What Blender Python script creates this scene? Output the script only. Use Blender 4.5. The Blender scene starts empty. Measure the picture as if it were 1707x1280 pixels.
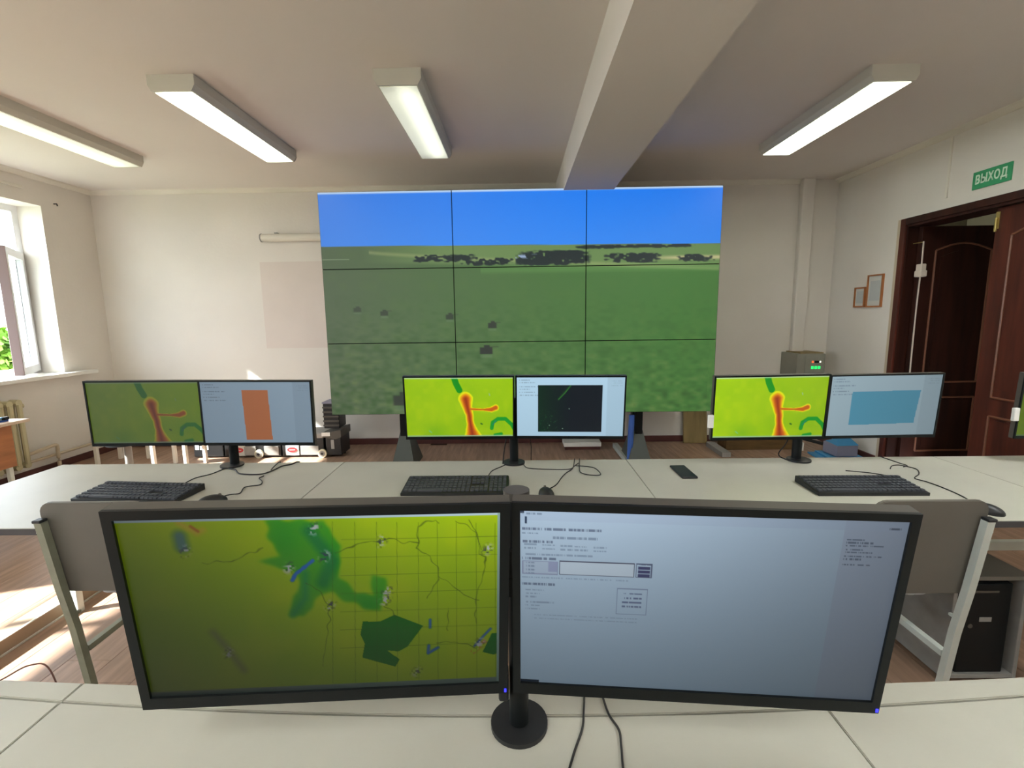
import bpy, bmesh, math, random
import numpy as np
from mathutils import Vector, Matrix, Euler
R = math.radians
random.seed(7); rng = np.random.RandomState(7)
scene = bpy.context.scene
COL = scene.collection

# ---------------------------------------------------------------- camera, world, sun, exposure
CAMZ = 1.45
cam_d = bpy.data.cameras.new('camera'); cam = bpy.data.objects.new('camera', cam_d); COL.objects.link(cam)
cam_d.sensor_width = 36.0; cam_d.lens = 795.0 / 1707.0 * 36.0; cam_d.clip_start = 0.02; cam_d.clip_end = 300
yw, pt, rl = R(0.69), R(8.1), R(0.75)
fw = Vector((-math.sin(yw) * math.cos(pt), math.cos(yw) * math.cos(pt), -math.sin(pt)))
rt0 = Vector((math.cos(yw), math.sin(yw), 0)); up0 = rt0.cross(fw)
rt = math.cos(rl) * rt0 - math.sin(rl) * up0; up = rt.cross(fw)
mw = Matrix((rt, up, -fw)).transposed().to_4x4(); mw.translation = (0, 0, CAMZ)
cam.matrix_world = mw
scene.camera = cam
scene.view_settings.view_transform = 'Standard'; scene.view_settings.look = 'None'
scene.view_settings.gamma = 1.0; scene.view_settings.use_curve_mapping = False
scene.view_settings.exposure = 0.0

world = bpy.data.worlds.new('sky'); scene.world = world; world.use_nodes = True
wn = world.node_tree.nodes['Background']
wn.inputs[0].default_value = (0.82, 0.90, 1.0, 1); wn.inputs[1].default_value = 10.5

sun_d = bpy.data.lights.new('sun', 'SUN'); sun = bpy.data.objects.new('sun', sun_d); COL.objects.link(sun)
sun_d.energy = 40.0; sun_d.angle = R(0.9); sun_d.color = (1.0, 0.96, 0.90)
sun.rotation_euler = Vector((1.0, 0.37, -0.865)).to_track_quat('-Z', 'Y').to_euler()
sun.location = (-20, -6, 18)

# room constants
XL, XR, YB, YF, ZC = -4.62, 3.45, 5.37, -3.2, 2.848
WINS = [(2.95, 4.79), (-0.15, 1.70), (-2.95, -1.30)]      # windows of the left wall (Y ranges)
WZ0, WZ1 = 0.94, 2.57
for k, (a, b) in enumerate(WINS):                           # portals only guide sampling, they give no light
    ld = bpy.data.lights.new('window_portal', 'AREA'); lo = bpy.data.objects.new('window_portal', ld); COL.objects.link(lo)
    ld.shape = 'RECTANGLE'; ld.size = WZ1 - WZ0; ld.size_y = b - a; ld.cycles.is_portal = True
    lo.location = (-5.02, (a + b) / 2, (WZ0 + WZ1) / 2); lo.rotation_euler = (0, R(-90), 0)

# ---------------------------------------------------------------- colour helpers
def lin(c):
    c = np.asarray(c, float) / 255.0
    return np.where(c <= 0.04045, c / 12.92, ((c + 0.055) / 1.055) ** 2.4)

def mat(name, rgb, rough=0.6, metal=0.0, spec=0.4, noise=0.0, nscale=8.0, bump=0.0, bscale=60.0, rnd=0.0, stretch=None, coat=0.0, dark=None):
    m = bpy.data.materials.new(name); m.use_nodes = True
    nt = m.node_tree; b = nt.nodes['Principled BSDF']
    c = tuple(float(v) for v in lin(rgb)) + (1,)
    b.inputs['Base Color'].default_value = c
    b.inputs['Roughness'].default_value = rough; b.inputs['Metallic'].default_value = metal
    b.inputs['Specular IOR Level'].default_value = spec; b.inputs['Coat Weight'].default_value = coat
    tc = nt.nodes.new('ShaderNodeTexCoord'); mp = nt.nodes.new('ShaderNodeMapping')
    nt.links.new(tc.outputs['Object'], mp.inputs['Vector'])
    if stretch: mp.inputs['Scale'].default_value = stretch
    last = None
    if noise > 0:
        n = nt.nodes.new('ShaderNodeTexNoise'); n.inputs['Scale'].default_value = nscale; n.inputs['Detail'].default_value = 5
        nt.links.new(mp.outputs[0], n.inputs['Vector'])
        mx = nt.nodes.new('ShaderNodeMix'); mx.data_type = 'RGBA'
        d = dark if dark is not None else [v * (1 - noise) for v in rgb]
        dd = tuple(float(v) for v in lin(d)) + (1,)
        mx.inputs['A'].default_value = dd; mx.inputs['B'].default_value = c
        rp = nt.nodes.new('ShaderNodeMapRange'); rp.inputs[1].default_value = 0.32; rp.inputs[2].default_value = 0.68
        nt.links.new(n.outputs['Fac'], rp.inputs[0]); nt.links.new(rp.outputs[0], mx.inputs['Factor'])
        last = mx.outputs['Result']
        nt.links.new(last, b.inputs['Base Color'])
    if rnd > 0:
        oi = nt.nodes.new('ShaderNodeObjectInfo'); hs = nt.nodes.new('ShaderNodeHueSaturation')
        mr = nt.nodes.new('ShaderNodeMapRange'); mr.inputs[3].default_value = 1 - rnd; mr.inputs[4].default_value = 1 + rnd
        nt.links.new(oi.outputs['Random'], mr.inputs[0]); nt.links.new(mr.outputs[0], hs.inputs['Value'])
        if last is not None: nt.links.new(last, hs.inputs['Color'])
        else: hs.inputs['Color'].default_value = c
        nt.links.new(hs.outputs[0], b.inputs['Base Color'])
    if bump > 0:
        n2 = nt.nodes.new('ShaderNodeTexNoise'); n2.inputs['Scale'].default_value = bscale; n2.inputs['Detail'].default_value = 3
        nt.links.new(mp.outputs[0], n2.inputs['Vector'])
        bp = nt.nodes.new('ShaderNodeBump'); bp.inputs['Strength'].default_value = bump; bp.inputs['Distance'].default_value = 0.01
        nt.links.new(n2.outputs['Fac'], bp.inputs['Height']); nt.links.new(bp.outputs[0], b.inputs['Normal'])
    return m

def mat_emit(name, rgb, strength):
    m = mat(name, rgb, 0.4); b = m.node_tree.nodes['Principled BSDF']
    b.inputs['Emission Color'].default_value = tuple(float(v) for v in lin(rgb)) + (1,); b.inputs['Emission Strength'].default_value = strength
    return m

M = {}
M['wall'] = mat('wall_plaster', (229, 223, 215), 0.85, spec=0.2, noise=0.03, nscale=1.3, bump=0.12, bscale=35)
M['ceiling'] = mat('ceiling_plaster', (229, 221, 214), 0.9, spec=0.2, noise=0.02, nscale=1.0, bump=0.06, bscale=25)
M['trim'] = mat('white_trim', (226, 220, 208), 0.7)
M['sheet'] = mat('pink_wall_paint', (222, 211, 203), 0.85, spec=0.2, noise=0.02, nscale=3)
M['lowwall'] = mat('lower_wall_paint', (222, 214, 206), 0.85)
M['plank'] = mat('laminate', (172, 140, 118), 0.42, noise=0.2, nscale=3.0, bump=0.05, bscale=40, rnd=0.10, stretch=(9, 0.8, 1))
M['subfloor'] = mat('floor_joint', (70, 50, 40), 0.8)
M['base'] = mat('baseboard_brown', (92, 52, 48), 0.5, noise=0.15, nscale=6)
M['desk'] = mat('desk_laminate', (188, 186, 174), 0.42, spec=0.4, noise=0.03, nscale=5, bump=0.02, bscale=90)
M['deskedge'] = mat('desk_dark_edging', (70, 68, 70), 0.5)
M['steel'] = mat('painted_steel', (214, 222, 216), 0.35, metal=0.15, noise=0.04, nscale=12)
M['steelgreen'] = mat('olive_painted_steel', (150, 152, 132), 0.45, noise=0.12, nscale=14)
M['chairgrey'] = mat('chair_laminate', (112, 108, 100), 0.5, noise=0.05, nscale=6)
M['seat'] = mat('chair_seat_laminate', (170, 172, 176), 0.5, noise=0.04, nscale=6)
M['black'] = mat('black_plastic', (34, 35, 37), 0.42, noise=0.08, nscale=30)
M['blackg'] = mat('black_gloss', (20, 23, 24), 0.38, spec=0.2)
M['bezeltop'] = mat('monitor_shell', (80, 76, 70), 0.45, noise=0.05, nscale=20)
M['key'] = mat('key_plastic', (72, 74, 80), 0.55)
M['cable'] = mat('cable_rubber', (38, 36, 36), 0.6)
M['lamp'] = mat('lamp_housing', (212, 210, 200), 0.5)
M['white'] = mat('white_plastic', (232, 230, 224), 0.45)
M['winwhite'] = mat('window_pvc', (228, 228, 230), 0.35)
M['winbrown'] = mat('window_edge_taupe', (158, 140, 142), 0.5)
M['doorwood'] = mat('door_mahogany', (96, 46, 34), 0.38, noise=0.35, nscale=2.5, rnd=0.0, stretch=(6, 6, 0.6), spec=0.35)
M['doorshade'] = mat('door_mahogany_shade', (62, 32, 24), 0.42, noise=0.35, nscale=2.5, stretch=(6, 6, 0.6), spec=0.3)  # darker copy of the door wood, shade put into its colour
M['mould'] = mat('door_moulding', (122, 78, 58), 0.35)
M['brass'] = mat('brass', (200, 180, 110), 0.35, metal=0.7)
M['cord'] = mat('cream_cord', (214, 200, 186), 0.6)
M['cordbrown'] = mat('brown_cord', (120, 84, 74), 0.6)
M['standgrey'] = mat('stand_grey', (72, 78, 74), 0.45)
M['signgreen'] = mat('sign_green', (60, 158, 108), 0.45)
M['signtext'] = mat('sign_letters', (216, 240, 218), 0.5)
M['framewood'] = mat('orange_wood_frame', (188, 120, 72), 0.5, noise=0.15, nscale=10)
M['paper'] = mat('paper', (206, 206, 200), 0.8)
M['print'] = mat('pale_print', (188, 192, 192), 0.8)
M['cabinet'] = mat('grey_cabinet', (142, 140, 128), 0.45, noise=0.04)
M['greenled'] = mat_emit('green_led', (40, 230, 110), 1.1)
M['redled'] = mat_emit('amber_led', (240, 110, 60), 1.0)
M['whiteled'] = mat_emit('white_led', (240, 240, 230), 1.0)
M['blueled'] = mat_emit('blue_led', (50, 50, 255), 2.2)
M['radiator'] = mat('radiator_cream', (196, 186, 150), 0.45, noise=0.05)
M['pipe'] = mat('pipe_paint', (198, 182, 158), 0.5)
M['orangewood'] = mat('school_desk_beech', (192, 128, 84), 0.5, noise=0.15, nscale=4, stretch=(1, 1, 6))
M['beech'] = mat('school_desk_top', (222, 200, 176), 0.45)
M['blue'] = mat('blue_card', (62, 140, 190), 0.5)
M['bluedark'] = mat('blue_plastic', (60, 96, 170), 0.4)
M['greyviolet'] = mat('greyviolet_card', (136, 134, 152), 0.6)
M['casegrey'] = mat('case_silver', (150, 148, 144), 0.45, noise=0.06, nscale=20)
M['red'] = mat('red_label', (196, 52, 56), 0.5)
M['khaki'] = mat('khaki_board', (150, 128, 82), 0.6, noise=0.15, nscale=4, stretch=(6, 6, 1))
M['brownboard'] = mat('brown_board', (112, 84, 48), 0.6, noise=0.2, nscale=5, stretch=(1, 6, 6))
M['ducttop'] = mat('duct_plastic', (172, 148, 124), 0.5)
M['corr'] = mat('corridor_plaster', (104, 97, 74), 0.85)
M['outwall'] = mat('outside_render', (236, 232, 226), 0.8)
M['outglass'] = mat('outside_dark_glass', (96, 116, 136), 0.2)
M['ground'] = mat('outside_ground', (112, 122, 84), 0.9, noise=0.3, nscale=0.4)
M['leaf'] = mat('leaves', (132, 168, 48), 0.6, noise=0.45, nscale=1.1, dark=(58, 108, 52))
M['bark'] = mat('bark', (96, 78, 60), 0.9)
M['shoe'] = mat('cream_rubber', (212, 206, 180), 0.6)

def glass_mat():
    m = bpy.data.materials.new('window_glass'); m.use_nodes = True; nt = m.node_tree; nt.nodes.clear()
    o = nt.nodes.new('ShaderNodeOutputMaterial'); t = nt.nodes.new('ShaderNodeBsdfTransparent'); g = nt.nodes.new('ShaderNodeBsdfGlossy')
    t.inputs[0].default_value = (0.93, 0.96, 0.97, 1); g.inputs['Roughness'].default_value = 0.03
    mx = nt.nodes.new('ShaderNodeMixShader'); mx.inputs[0].default_value = 0.05
    nt.links.new(t.outputs[0], mx.inputs[1]); nt.links.new(g.outputs[0], mx.inputs[2]); nt.links.new(mx.outputs[0], o.inputs[0])
    return m
M['glass'] = glass_mat()

def screen_mat(name, strength, k, up_bias=0.0, base=0.01):
    """lit LCD: colours from the mesh attribute; a real panel gives less light the more obliquely it is seen"""
    m = bpy.data.materials.new(name); m.use_nodes = True; nt = m.node_tree; b = nt.nodes['Principled BSDF']
    b.inputs['Base Color'].default_value = (base, base, base * 1.1, 1); b.inputs['Roughness'].default_value = 0.42; b.inputs['Specular IOR Level'].default_value = 0.25
    at = nt.nodes.new('ShaderNodeAttribute'); at.attribute_name = 'picture'
    nt.links.new(at.outputs['Color'], b.inputs['Emission Color'])
    geo = nt.nodes.new('ShaderNodeNewGeometry'); dt = nt.nodes.new('ShaderNodeVectorMath'); dt.operation = 'DOT_PRODUCT'
    nt.links.new(geo.outputs['Incoming'], dt.inputs[0])
    ad = nt.nodes.new('ShaderNodeVectorMath'); ad.operation = 'ADD'; ad.inputs[1].default_value = (0, 0, up_bias)
    nm = nt.nodes.new('ShaderNodeVectorMath'); nm.operation = 'NORMALIZE'
    nt.links.new(geo.outputs['Normal'], ad.inputs[0]); nt.links.new(ad.outputs[0], nm.inputs[0]); nt.links.new(nm.outputs[0], dt.inputs[1])
    mxm = nt.nodes.new('ShaderNodeMath'); mxm.operation = 'MAXIMUM'; mxm.inputs[1].default_value = 0.0
    nt.links.new(dt.outputs['Value'], mxm.inputs[0])
    pw = nt.nodes.new('ShaderNodeMath'); pw.operation = 'POWER'; pw.inputs[1].default_value = k
    nt.links.new(mxm.outputs[0], pw.inputs[0])
    ml = nt.nodes.new('ShaderNodeMath'); ml.operation = 'MULTIPLY'; ml.inputs[1].default_value = strength
    nt.links.new(pw.outputs[0], ml.inputs[0]); nt.links.new(ml.outputs[0], b.inputs['Emission Strength'])
    return m

# ---------------------------------------------------------------- mesh helpers
def B(): return bmesh.new()

def bx(bm, x0, x1, y0, y1, z0, z1, bev=0.0, seg=2, mtx=None):
    vs = [bm.verts.new(v) for v in ((x0, y0, z0), (x1, y0, z0), (x1, y1, z0), (x0, y1, z0), (x0, y0, z1), (x1, y0, z1), (x1, y1, z1), (x0, y1, z1))]
    fs = [bm.faces.new([vs[i] for i in f]) for f in ((0, 3, 2, 1), (4, 5, 6, 7), (0, 1, 5, 4), (1, 2, 6, 5), (2, 3, 7, 6), (3, 0, 4, 7))]
    if mtx is not None: bmesh.ops.transform(bm, matrix=mtx, verts=vs)
    if bev > 0:
        es = list({e for f in fs for e in f.edges})
        bmesh.ops.bevel(bm, geom=es, offset=bev, segments=seg, affect='EDGES', profile=0.5)
    return bm

def prism(bm, pts, a0, a1, axis='z', bev=0.0):
    """extrude a 2-D outline between a0 and a1; axis z: (x,y), axis y: (x,z), axis x: (y,z)"""
    def P(p, a): return {'z': (p[0], p[1], a), 'y': (p[0], a, p[1]), 'x': (a, p[0], p[1])}[axis]
    v0 = [bm.verts.new(P(p, a0)) for p in pts]; v1 = [bm.verts.new(P(p, a1)) for p in pts]
    n = len(pts); fs = [bm.faces.new(v0[::-1]), bm.faces.new(v1)]
    for i in range(n): fs.append(bm.faces.new((v0[i], v0[(i + 1) % n], v1[(i + 1) % n], v1[i])))
    bmesh.ops.recalc_face_normals(bm, faces=fs)
    if bev > 0:
        es = list({e for f in fs[:2] for e in f.edges})
        bmesh.ops.bevel(bm, geom=es, offset=bev, segments=2, affect='EDGES')
    return bm

def tube(bm, pts, r, n=8, cap=True, r2=None):
    pts = [Vector(p) for p in pts]; rings = []
    t0 = (pts[1] - pts[0]).normalized()
    ref = Vector((0, 0, 1)) if abs(t0.z) < 0.9 else Vector((1, 0, 0))
    for i, p in enumerate(pts):
        t = (pts[min(i + 1, len(pts) - 1)] - pts[max(i - 1, 0)]).normalized()
        a = t.cross(ref)
        if a.length < 1e-4: a = t.cross(Vector((0, 1, 0)))
        a.normalize(); b = a.cross(t).normalized()
        rr = r if r2 is None else r + (r2 - r) * i / (len(pts) - 1)
        off = math.pi / 4 if n == 4 else 0
        rings.append([bm.verts.new(p + (a * math.cos(2 * math.pi * k / n + off) + b * math.sin(2 * math.pi * k / n + off)) * rr) for k in range(n)])
    for i in range(len(rings) - 1):
        for k in range(n): bm.faces.new((rings[i][k], rings[i][(k + 1) % n], rings[i + 1][(k + 1) % n], rings[i + 1][k]))
    if cap: bm.faces.new(rings[0][::-1]); bm.faces.new(rings[-1])
    bmesh.ops.recalc_face_normals(bm, faces=bm.faces[:])
    return bm

def cyl(bm, c, r, h, axis='z', n=24, r2=None, bev=0.0):
    c = Vector(c); d = {'z': Vector((0, 0, 1)), 'y': Vector((0, 1, 0)), 'x': Vector((1, 0, 0))}[axis]
    return tube(bm, [c - d * h / 2, c + d * h / 2], r, n, True, r2)

def spline(pts, n=10):
    """Catmull-Rom through the points"""
    P = [Vector(p) for p in pts]; P = [P[0] * 2 - P[1]] + P + [P[-1] * 2 - P[-2]]; out = []
    for i in range(1, len(P) - 2):
        for k in range(n):
            t = k / n; a, b, c, d = P[i - 1:i + 3]
            out.append(0.5 * ((2 * b) + (-a + c) * t + (2 * a - 5 * b + 4 * c - d) * t * t + (-a + 3 * b - 3 * c + d) * t ** 3))
    out.append(P[-2]); return out

def obj(name, bm, m, parent=None, smooth=False, kind=None, label=None):
    me = bpy.data.meshes.new(name); bm.to_mesh(me); bm.free()
    if smooth:
        me.polygons.foreach_set('use_smooth', [True] * len(me.polygons))
        try: me.set_sharp_from_angle(angle=R(35))
        except Exception: pass
    o = bpy.data.objects.new(name, me); COL.objects.link(o)
    if m: me.materials.append(m)
    if parent: o.parent = parent
    if kind: o['kind'] = kind
    if label: o['label'] = label
    return o

def thing(name, label, cat, loc=(0, 0, 0), rot=(0, 0, 0), group=None, order='XYZ'):
    o = bpy.data.objects.new(name, None); COL.objects.link(o); o.empty_display_size = 0.1
    o.rotation_mode = order; o.location = loc; o.rotation_euler = rot
    o['label'] = label; o['category'] = cat
    if group: o['group'] = group
    return o

def tag(o, label, cat, group=None):
    o['label'] = label; o['category'] = cat
    if group: o['group'] = group
    return o

def struct(name, bm, m, parent=None, label=None):
    o = obj(name, bm, m, parent)
    if not parent: o['kind'] = 'structure'
    if label: o['label'] = label
    return o

def dup(root, loc, label, rot=None):
    r = root.copy(); COL.objects.link(r); r.location = loc; r['label'] = label
    if rot is not None: r.rotation_euler = rot
    for ch in list(root.children):
        c = ch.copy(); COL.objects.link(c); c.parent = r
        for g in ch.children:
            d = g.copy(); COL.objects.link(d); d.parent = c
    return r

# ================================================================ THE SETTING
fl = struct('floor', bx(B(), XL - 0.1, XR + 0.1, YF, YB + 0.1, -0.12, -0.004), M['subfloor'])
pw_, pl_ = 0.19, 1.26
pm = bpy.data.meshes.new('plank'); b = B(); bx(b, 0.0008, pw_ - 0.0008, 0.0008, pl_ - 0.0008, -0.004, 0.0, 0.0006, 1); b.to_mesh(pm); b.free(); pm.materials.append(M['plank'])
nx = int(math.ceil((XR - XL) / pw_))
offs = [random.random() for _ in range(nx)]
short = {}
for i in range(nx):
    y = 0.75 - offs[i] * pl_
    x0 = XL + i * pw_
    while y < YB:
        y1 = min(y + pl_, YB); x1 = min(x0 + pw_, XR)
        if y1 - y > 0.08:
            if y1 - y > pl_ - 1e-4 and x1 - x0 > pw_ - 1e-4: me = pm
            else:
                b = B(); bx(b, 0.0008, x1 - x0 - 0.0008, 0.0008, y1 - y - 0.0008, -0.004, 0.0); me = bpy.data.meshes.new('plank'); b.to_mesh(me); b.free(); me.materials.append(M['plank'])
            o = bpy.data.objects.new('plank', me); COL.objects.link(o); o.parent = fl; o.location = (x0, y, 0)
        y += pl_
b = B()
for i in range(nx): bx(b, XL + i * pw_ + 0.001, min(XL + (i + 1) * pw_, XR) - 0.001, YF, 0.75 - offs[i] * pl_ - 0.002, -0.004, 0.0)
obj('plank_field', b, M['plank'], fl, kind='stuff')

struct('ceiling', bx(B(), XL - 0.5, XR + 0.1, YF, YB + 0.1, ZC, ZC + 0.15), M['ceiling'])
struct('ceiling_beam', bx(B(), 0.433, 0.885, YF, YB, 2.565, ZC + 0.01), M['ceiling'])
struct('wall_back', bx(B(), XL - 0.5, XR + 0.1, YB, YB + 0.15, -0.1, ZC + 0.1), M['wall'])
struct('wall_front', bx(B(), XL - 0.5, XR + 0.1, YF - 0.15, YF, -0.1, ZC + 0.1), M['wall'])
# left wall with three openings
b = B(); xo = XL - 0.40
bx(b, xo, XL, YF, YB, -0.1, WZ0 - 0.03); bx(b, xo, XL, YF, YB, WZ1, ZC + 0.1)
ys = [YF] + [v for w in sorted(WINS) for v in w] + [YB]
for i in range(0, len(ys), 2): bx(b, xo, XL, ys[i], ys[i + 1], WZ0 - 0.03, WZ1)
struct('wall_left', b, M['wall'])
# right wall with the double-door opening
DY0, DY1, DZ = 2.86, 4.40, 2.21
b = B(); bx(b, XR, XR + 0.22, YF, DY0, -0.1, ZC + 0.1); bx(b, XR, XR + 0.22, DY1, YB, -0.1, ZC + 0.1); bx(b, XR, XR + 0.22, DY0, DY1, DZ, ZC + 0.1)
struct('wall_right', b, M['wall'])
# pipe chase in the back right corner
struct('trim_1', bx(B(), 3.035, 3.165, 5.30, YB, 0, ZC, 0.012), M['wall'])
struct('wall_panel', bx(B(), -2.83, -1.2, YB - 0.006, YB, 1.125, 2.075), M['sheet'])
# cornices
def cornice(name, p0, p1, nrm):
    d = Vector(p1) - Vector(p0); b = B()
    prof = [(0, 0), (0.045, 0), (0.04, -0.014), (0.014, -0.04), (0, -0.045)]
    vs = []
    for p in (Vector(p0), Vector(p1)): vs.append([b.verts.new(p + Vector(nrm) * a + Vector((0, 0, z))) for a, z in prof])
    for k in range(5): b.faces.new((vs[0][k], vs[0][(k + 1) % 5], vs[1][(k + 1) % 5], vs[1][k]))
    b.faces.new(vs[0][::-1]); b.faces.new(vs[1]); bmesh.ops.recalc_face_normals(b, faces=b.faces[:])
    struct(name, b, M['trim'])
cornice('trim_2', (XL, YB, ZC), (0.433, YB, ZC), (0, -1, 0)); cornice('trim_3', (0.885, YB, ZC), (3.03, YB, ZC), (0, -1, 0))
cornice('trim_4', (XR, YB, ZC), (XR, YF, ZC), (-1, 0, 0)); cornice('trim_5', (XL, YF, ZC), (XL, YB, ZC), (1, 0, 0))
# skirting
struct('baseboard_back', bx(B(), XL, 3.03, YB - 0.018, YB, 0, 0.07, 0.004), M['base'])
struct('baseboard_left', bx(B(), XL, XL + 0.018, YF, YB - 0.02, 0, 0.07, 0.004), M['base'])
struct('baseboard_right', bx(B(), XR - 0.018, XR, 4.50, YB, 0, 0.07, 0.004), M['base'])

# windows
def window(n, y0, y1, open_sash):
    x = XL - 0.30
    w = obj('window_%d' % n, bx(bx(bx(bx(B(), x, x + 0.06, y0, y1, WZ0, WZ0 + 0.06), x, x + 0.06, y0, y1, WZ1 - 0.06, WZ1), x, x + 0.06, y0, y0 + 0.06, WZ0 + 0.06, WZ1 - 0.06), x, x + 0.06, y1 - 0.06, y1, WZ0 + 0.06, WZ1 - 0.06), M['winwhite'])
    w['kind'] = 'structure'
    zt = 2.09; yw_ = (y1 - y0 - 0.12) / 3
    for k in (1, 2): obj('mullion', bx(B(), x + 0.004, x + 0.056, y0 + 0.06 + yw_ * k - 0.025, y0 + 0.06 + yw_ * k + 0.025, WZ0 + 0.06, WZ1 - 0.06, 0.004), M['winwhite'], w)
    obj('transom', bx(B(), x + 0.004, x + 0.056, y0 + 0.06, y1 - 0.06, zt, zt + 0.05, 0.004), M['winwhite'], w)
    for k in range(3):
        a = y0 + 0.06 + yw_ * k + (0.025 if k else 0); c = y0 + 0.06 + yw_ * (k + 1) - (0.025 if k < 2 else 0)
        obj('pane', bx(B(), x + 0.026, x + 0.034, a, c, zt + 0.05, WZ1 - 0.06), M['glass'], w)
        if not (open_sash and k == 2): obj('pane', bx(B(), x + 0.026, x + 0.034, a, c, WZ0 + 0.06, zt), M['glass'], w)
    obj('window_sill', bx(B(), XL - 0.24, XL, y0 + 0.001, y1 - 0.001, WZ0 - 0.029, WZ0 + 0.002), M['white'], w)
    obj('sill_nosing', bx(B(), XL, XL + 0.11, y0 - 0.27, y1 + 0.27, WZ0 - 0.034, WZ0 + 0.002, 0.004), M['white'], w)
    if open_sash:
        s = thing('window_sash', 'white window sash swung open into the room on the left wall', 'window', (XL - 0.24, y1 - 0.035, WZ0 + 0.03), (0, 0, R(-130)))
        s['kind'] = 'structure'; del s['category']
        # local: x along the sash width, hinge at 0
        W_, H_ = 0.62, zt - WZ0 - 0.0; t = 0.05; f = 0.07
        s.rotation_euler = (0, 0, R(-55))
        b = B(); bx(b, 0, W_, -t / 2, t / 2, 0, f); bx(b, 0, W_, -t / 2, t / 2, H_ - f, H_); bx(b, 0, f, -t / 2, t / 2, f, H_ - f); bx(b, W_ - f, W_, -t / 2, t / 2, f, H_ - f)
        obj('sash_frame', b, M['winwhite'], s)
        obj('sash_edge', bx(B(), W_, W_ + 0.014, -t / 2 - 0.012, t / 2 + 0.004, 0, H_, 0.003), M['winbrown'], s, label='taupe outer edge of the sash')
        obj('pane', bx(B(), f, W_ - f, -0.004, 0.004, f, H_ - f), M['glass'], s)
        obj('gasket', bx(bx(B(), f - 0.004, f + 0.004, -t / 2 - 0.003, -t / 2, f, H_ - f), W_ - f - 0.004, W_ - f + 0.004, -t / 2 - 0.003, -t / 2, f, H_ - f), M['black'], s)
        b = B(); bx(b, W_ - 0.05, W_ - 0.02, -t / 2 - 0.02, -t / 2, H_ / 2 - 0.03, H_ / 2 + 0.03, 0.004); bx(b, W_ - 0.045, W_ - 0.025, -t / 2 - 0.04, -t / 2 - 0.02, H_ / 2 - 0.11, H_ / 2 + 0.01, 0.004)
        obj('window_handle', b, M['white'], s)
for n, (a, c) in enumerate(WINS): window(n + 1, a, c, n == 0)

# pipe / conduit below the ceiling on the left wall
tag(obj('wall_conduit', bx(B(), XL, XL + 0.02, 0.5, 4.62, 2.69, 2.715, 0.004), M['trim']), 'thin white cable conduit running above the left window', 'conduit')
tag(obj('wall_hook', tube(B(), [(XL, 4.93, 2.62), (XL + 0.03, 4.93, 2.62), (XL + 0.035, 4.93, 2.60)], 0.006, 6), M['cable']), 'small dark hook on the left wall near the window top corner', 'hook')

# door 1 : casing, two leaves
d = thing('door_1', 'double mahogany panelled door', 'door'); d['kind'] = 'structure'; del d['category']; del d['label']
cw = 0.085
b = B(); bx(b, XR - 0.02, XR + 0.24, DY1 - 0.002, DY1 + 0.0 + 0.0, 0, DZ)  # jamb lining
obj('door_jamb', bx(B(), XR - 0.004, XR + 0.222, DY1 - 0.03, DY1, 0, DZ), M['doorshade'], d); b.free()
obj('door_jamb', bx(B(), XR - 0.004, XR + 0.222, DY0, DY0 + 0.03, 0, DZ), M['doorshade'], d)
obj('door_head', bx(B(), XR - 0.004, XR + 0.222, DY0 + 0.03, DY1 - 0.03, DZ - 0.03, DZ), M['doorshade'], d)
obj('door_casing', bx(B(), XR - 0.022, XR, DY1 - 0.012, DY1 + 0.045, 0, DZ + 0.045, 0.004), M['doorwood'], d)
obj('door_casing', bx(B(), XR - 0.022, XR, DY0 - 0.045, DY0 + 0.012, 0, DZ + 0.045, 0.004), M['doorwood'], d)
obj('door_casing', bx(B(), XR - 0.022, XR, DY0 + 0.012, DY1 - 0.012, DZ - 0.012, DZ + 0.045, 0.004), M['doorshade'], d)
struct('trim_6', bx(B(), XR - 0.012, XR, DY1 + 0.045, DY1 + 0.085, 0, DZ + 0.045), M['pipe'])

def leaf(loc, rz, wood, lab):
    """door leaf, hinge at local x=0, width along +x, faces -y and +y"""
    W_, H_ = 0.74, 2.165; t = 0.04
    g = thing('door_leaf', lab, 'door', loc, (0, 0, rz))
    obj('door_slab', bx(B(), 0, W_, -t / 2, t / 2, 0, H_, 0.002), wood, g)
    for s in (-1, 1):
        for z0, z1, arch in ((0.80, 2.02, 1), (0.16, 0.66, 0)):
            x0, x1 = 0.13, W_ - 0.13
            pts = [(x0, z0), (x1, z0)]
            if arch: pts += [(x1, z1 - 0.06)] + [(x0 + (x1 - x0) * (1 - k / 8), z1 - 0.06 + 0.06 * math.sin(math.pi * k / 8)) for k in range(1, 8)] + [(x0, z1 - 0.06)]
            else: pts += [(x1, z1), (x0, z1)]
            loop = [(p[0], s * (t / 2 + 0.002), p[1]) for p in pts]; loop.append(loop[0])
            mm = B()
            for i in range(len(loop) - 1): tube(mm, [loop[i], loop[i + 1]], 0.009, 6)
            obj('panel_moulding', mm, M['mould'], g)
            cxm, czm = (x0 + x1) / 2, (z0 + z1) / 2
            pp = [(cxm + (p[0] - cxm) * 0.80, czm + (p[1] - czm) * 0.90) for p in pts]
            q = B(); prism(q, pp, s * t / 2, s * (t / 2 + 0.006), 'y'); obj('door_panel', q, wood, g)
    return g
g1 = leaf((XR + 0.085, DY1 - 0.055, 0.01), R(0), M['doorshade'], 'shade-coloured mahogany door leaf swung out into the corridor beyond the doorway')
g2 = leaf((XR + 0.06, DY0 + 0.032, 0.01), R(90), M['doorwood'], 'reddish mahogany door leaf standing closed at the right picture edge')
obj('bolt_plate', bx(bx(B(), 0.715, 0.741, 0.0205, 0.026, 2.02, 2.14), 0.72, 0.735, 0.026, 0.040, 2.0, 2.10, 0.004), M['brass'], g2, label='brass bolt on the leaf edge')
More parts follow.
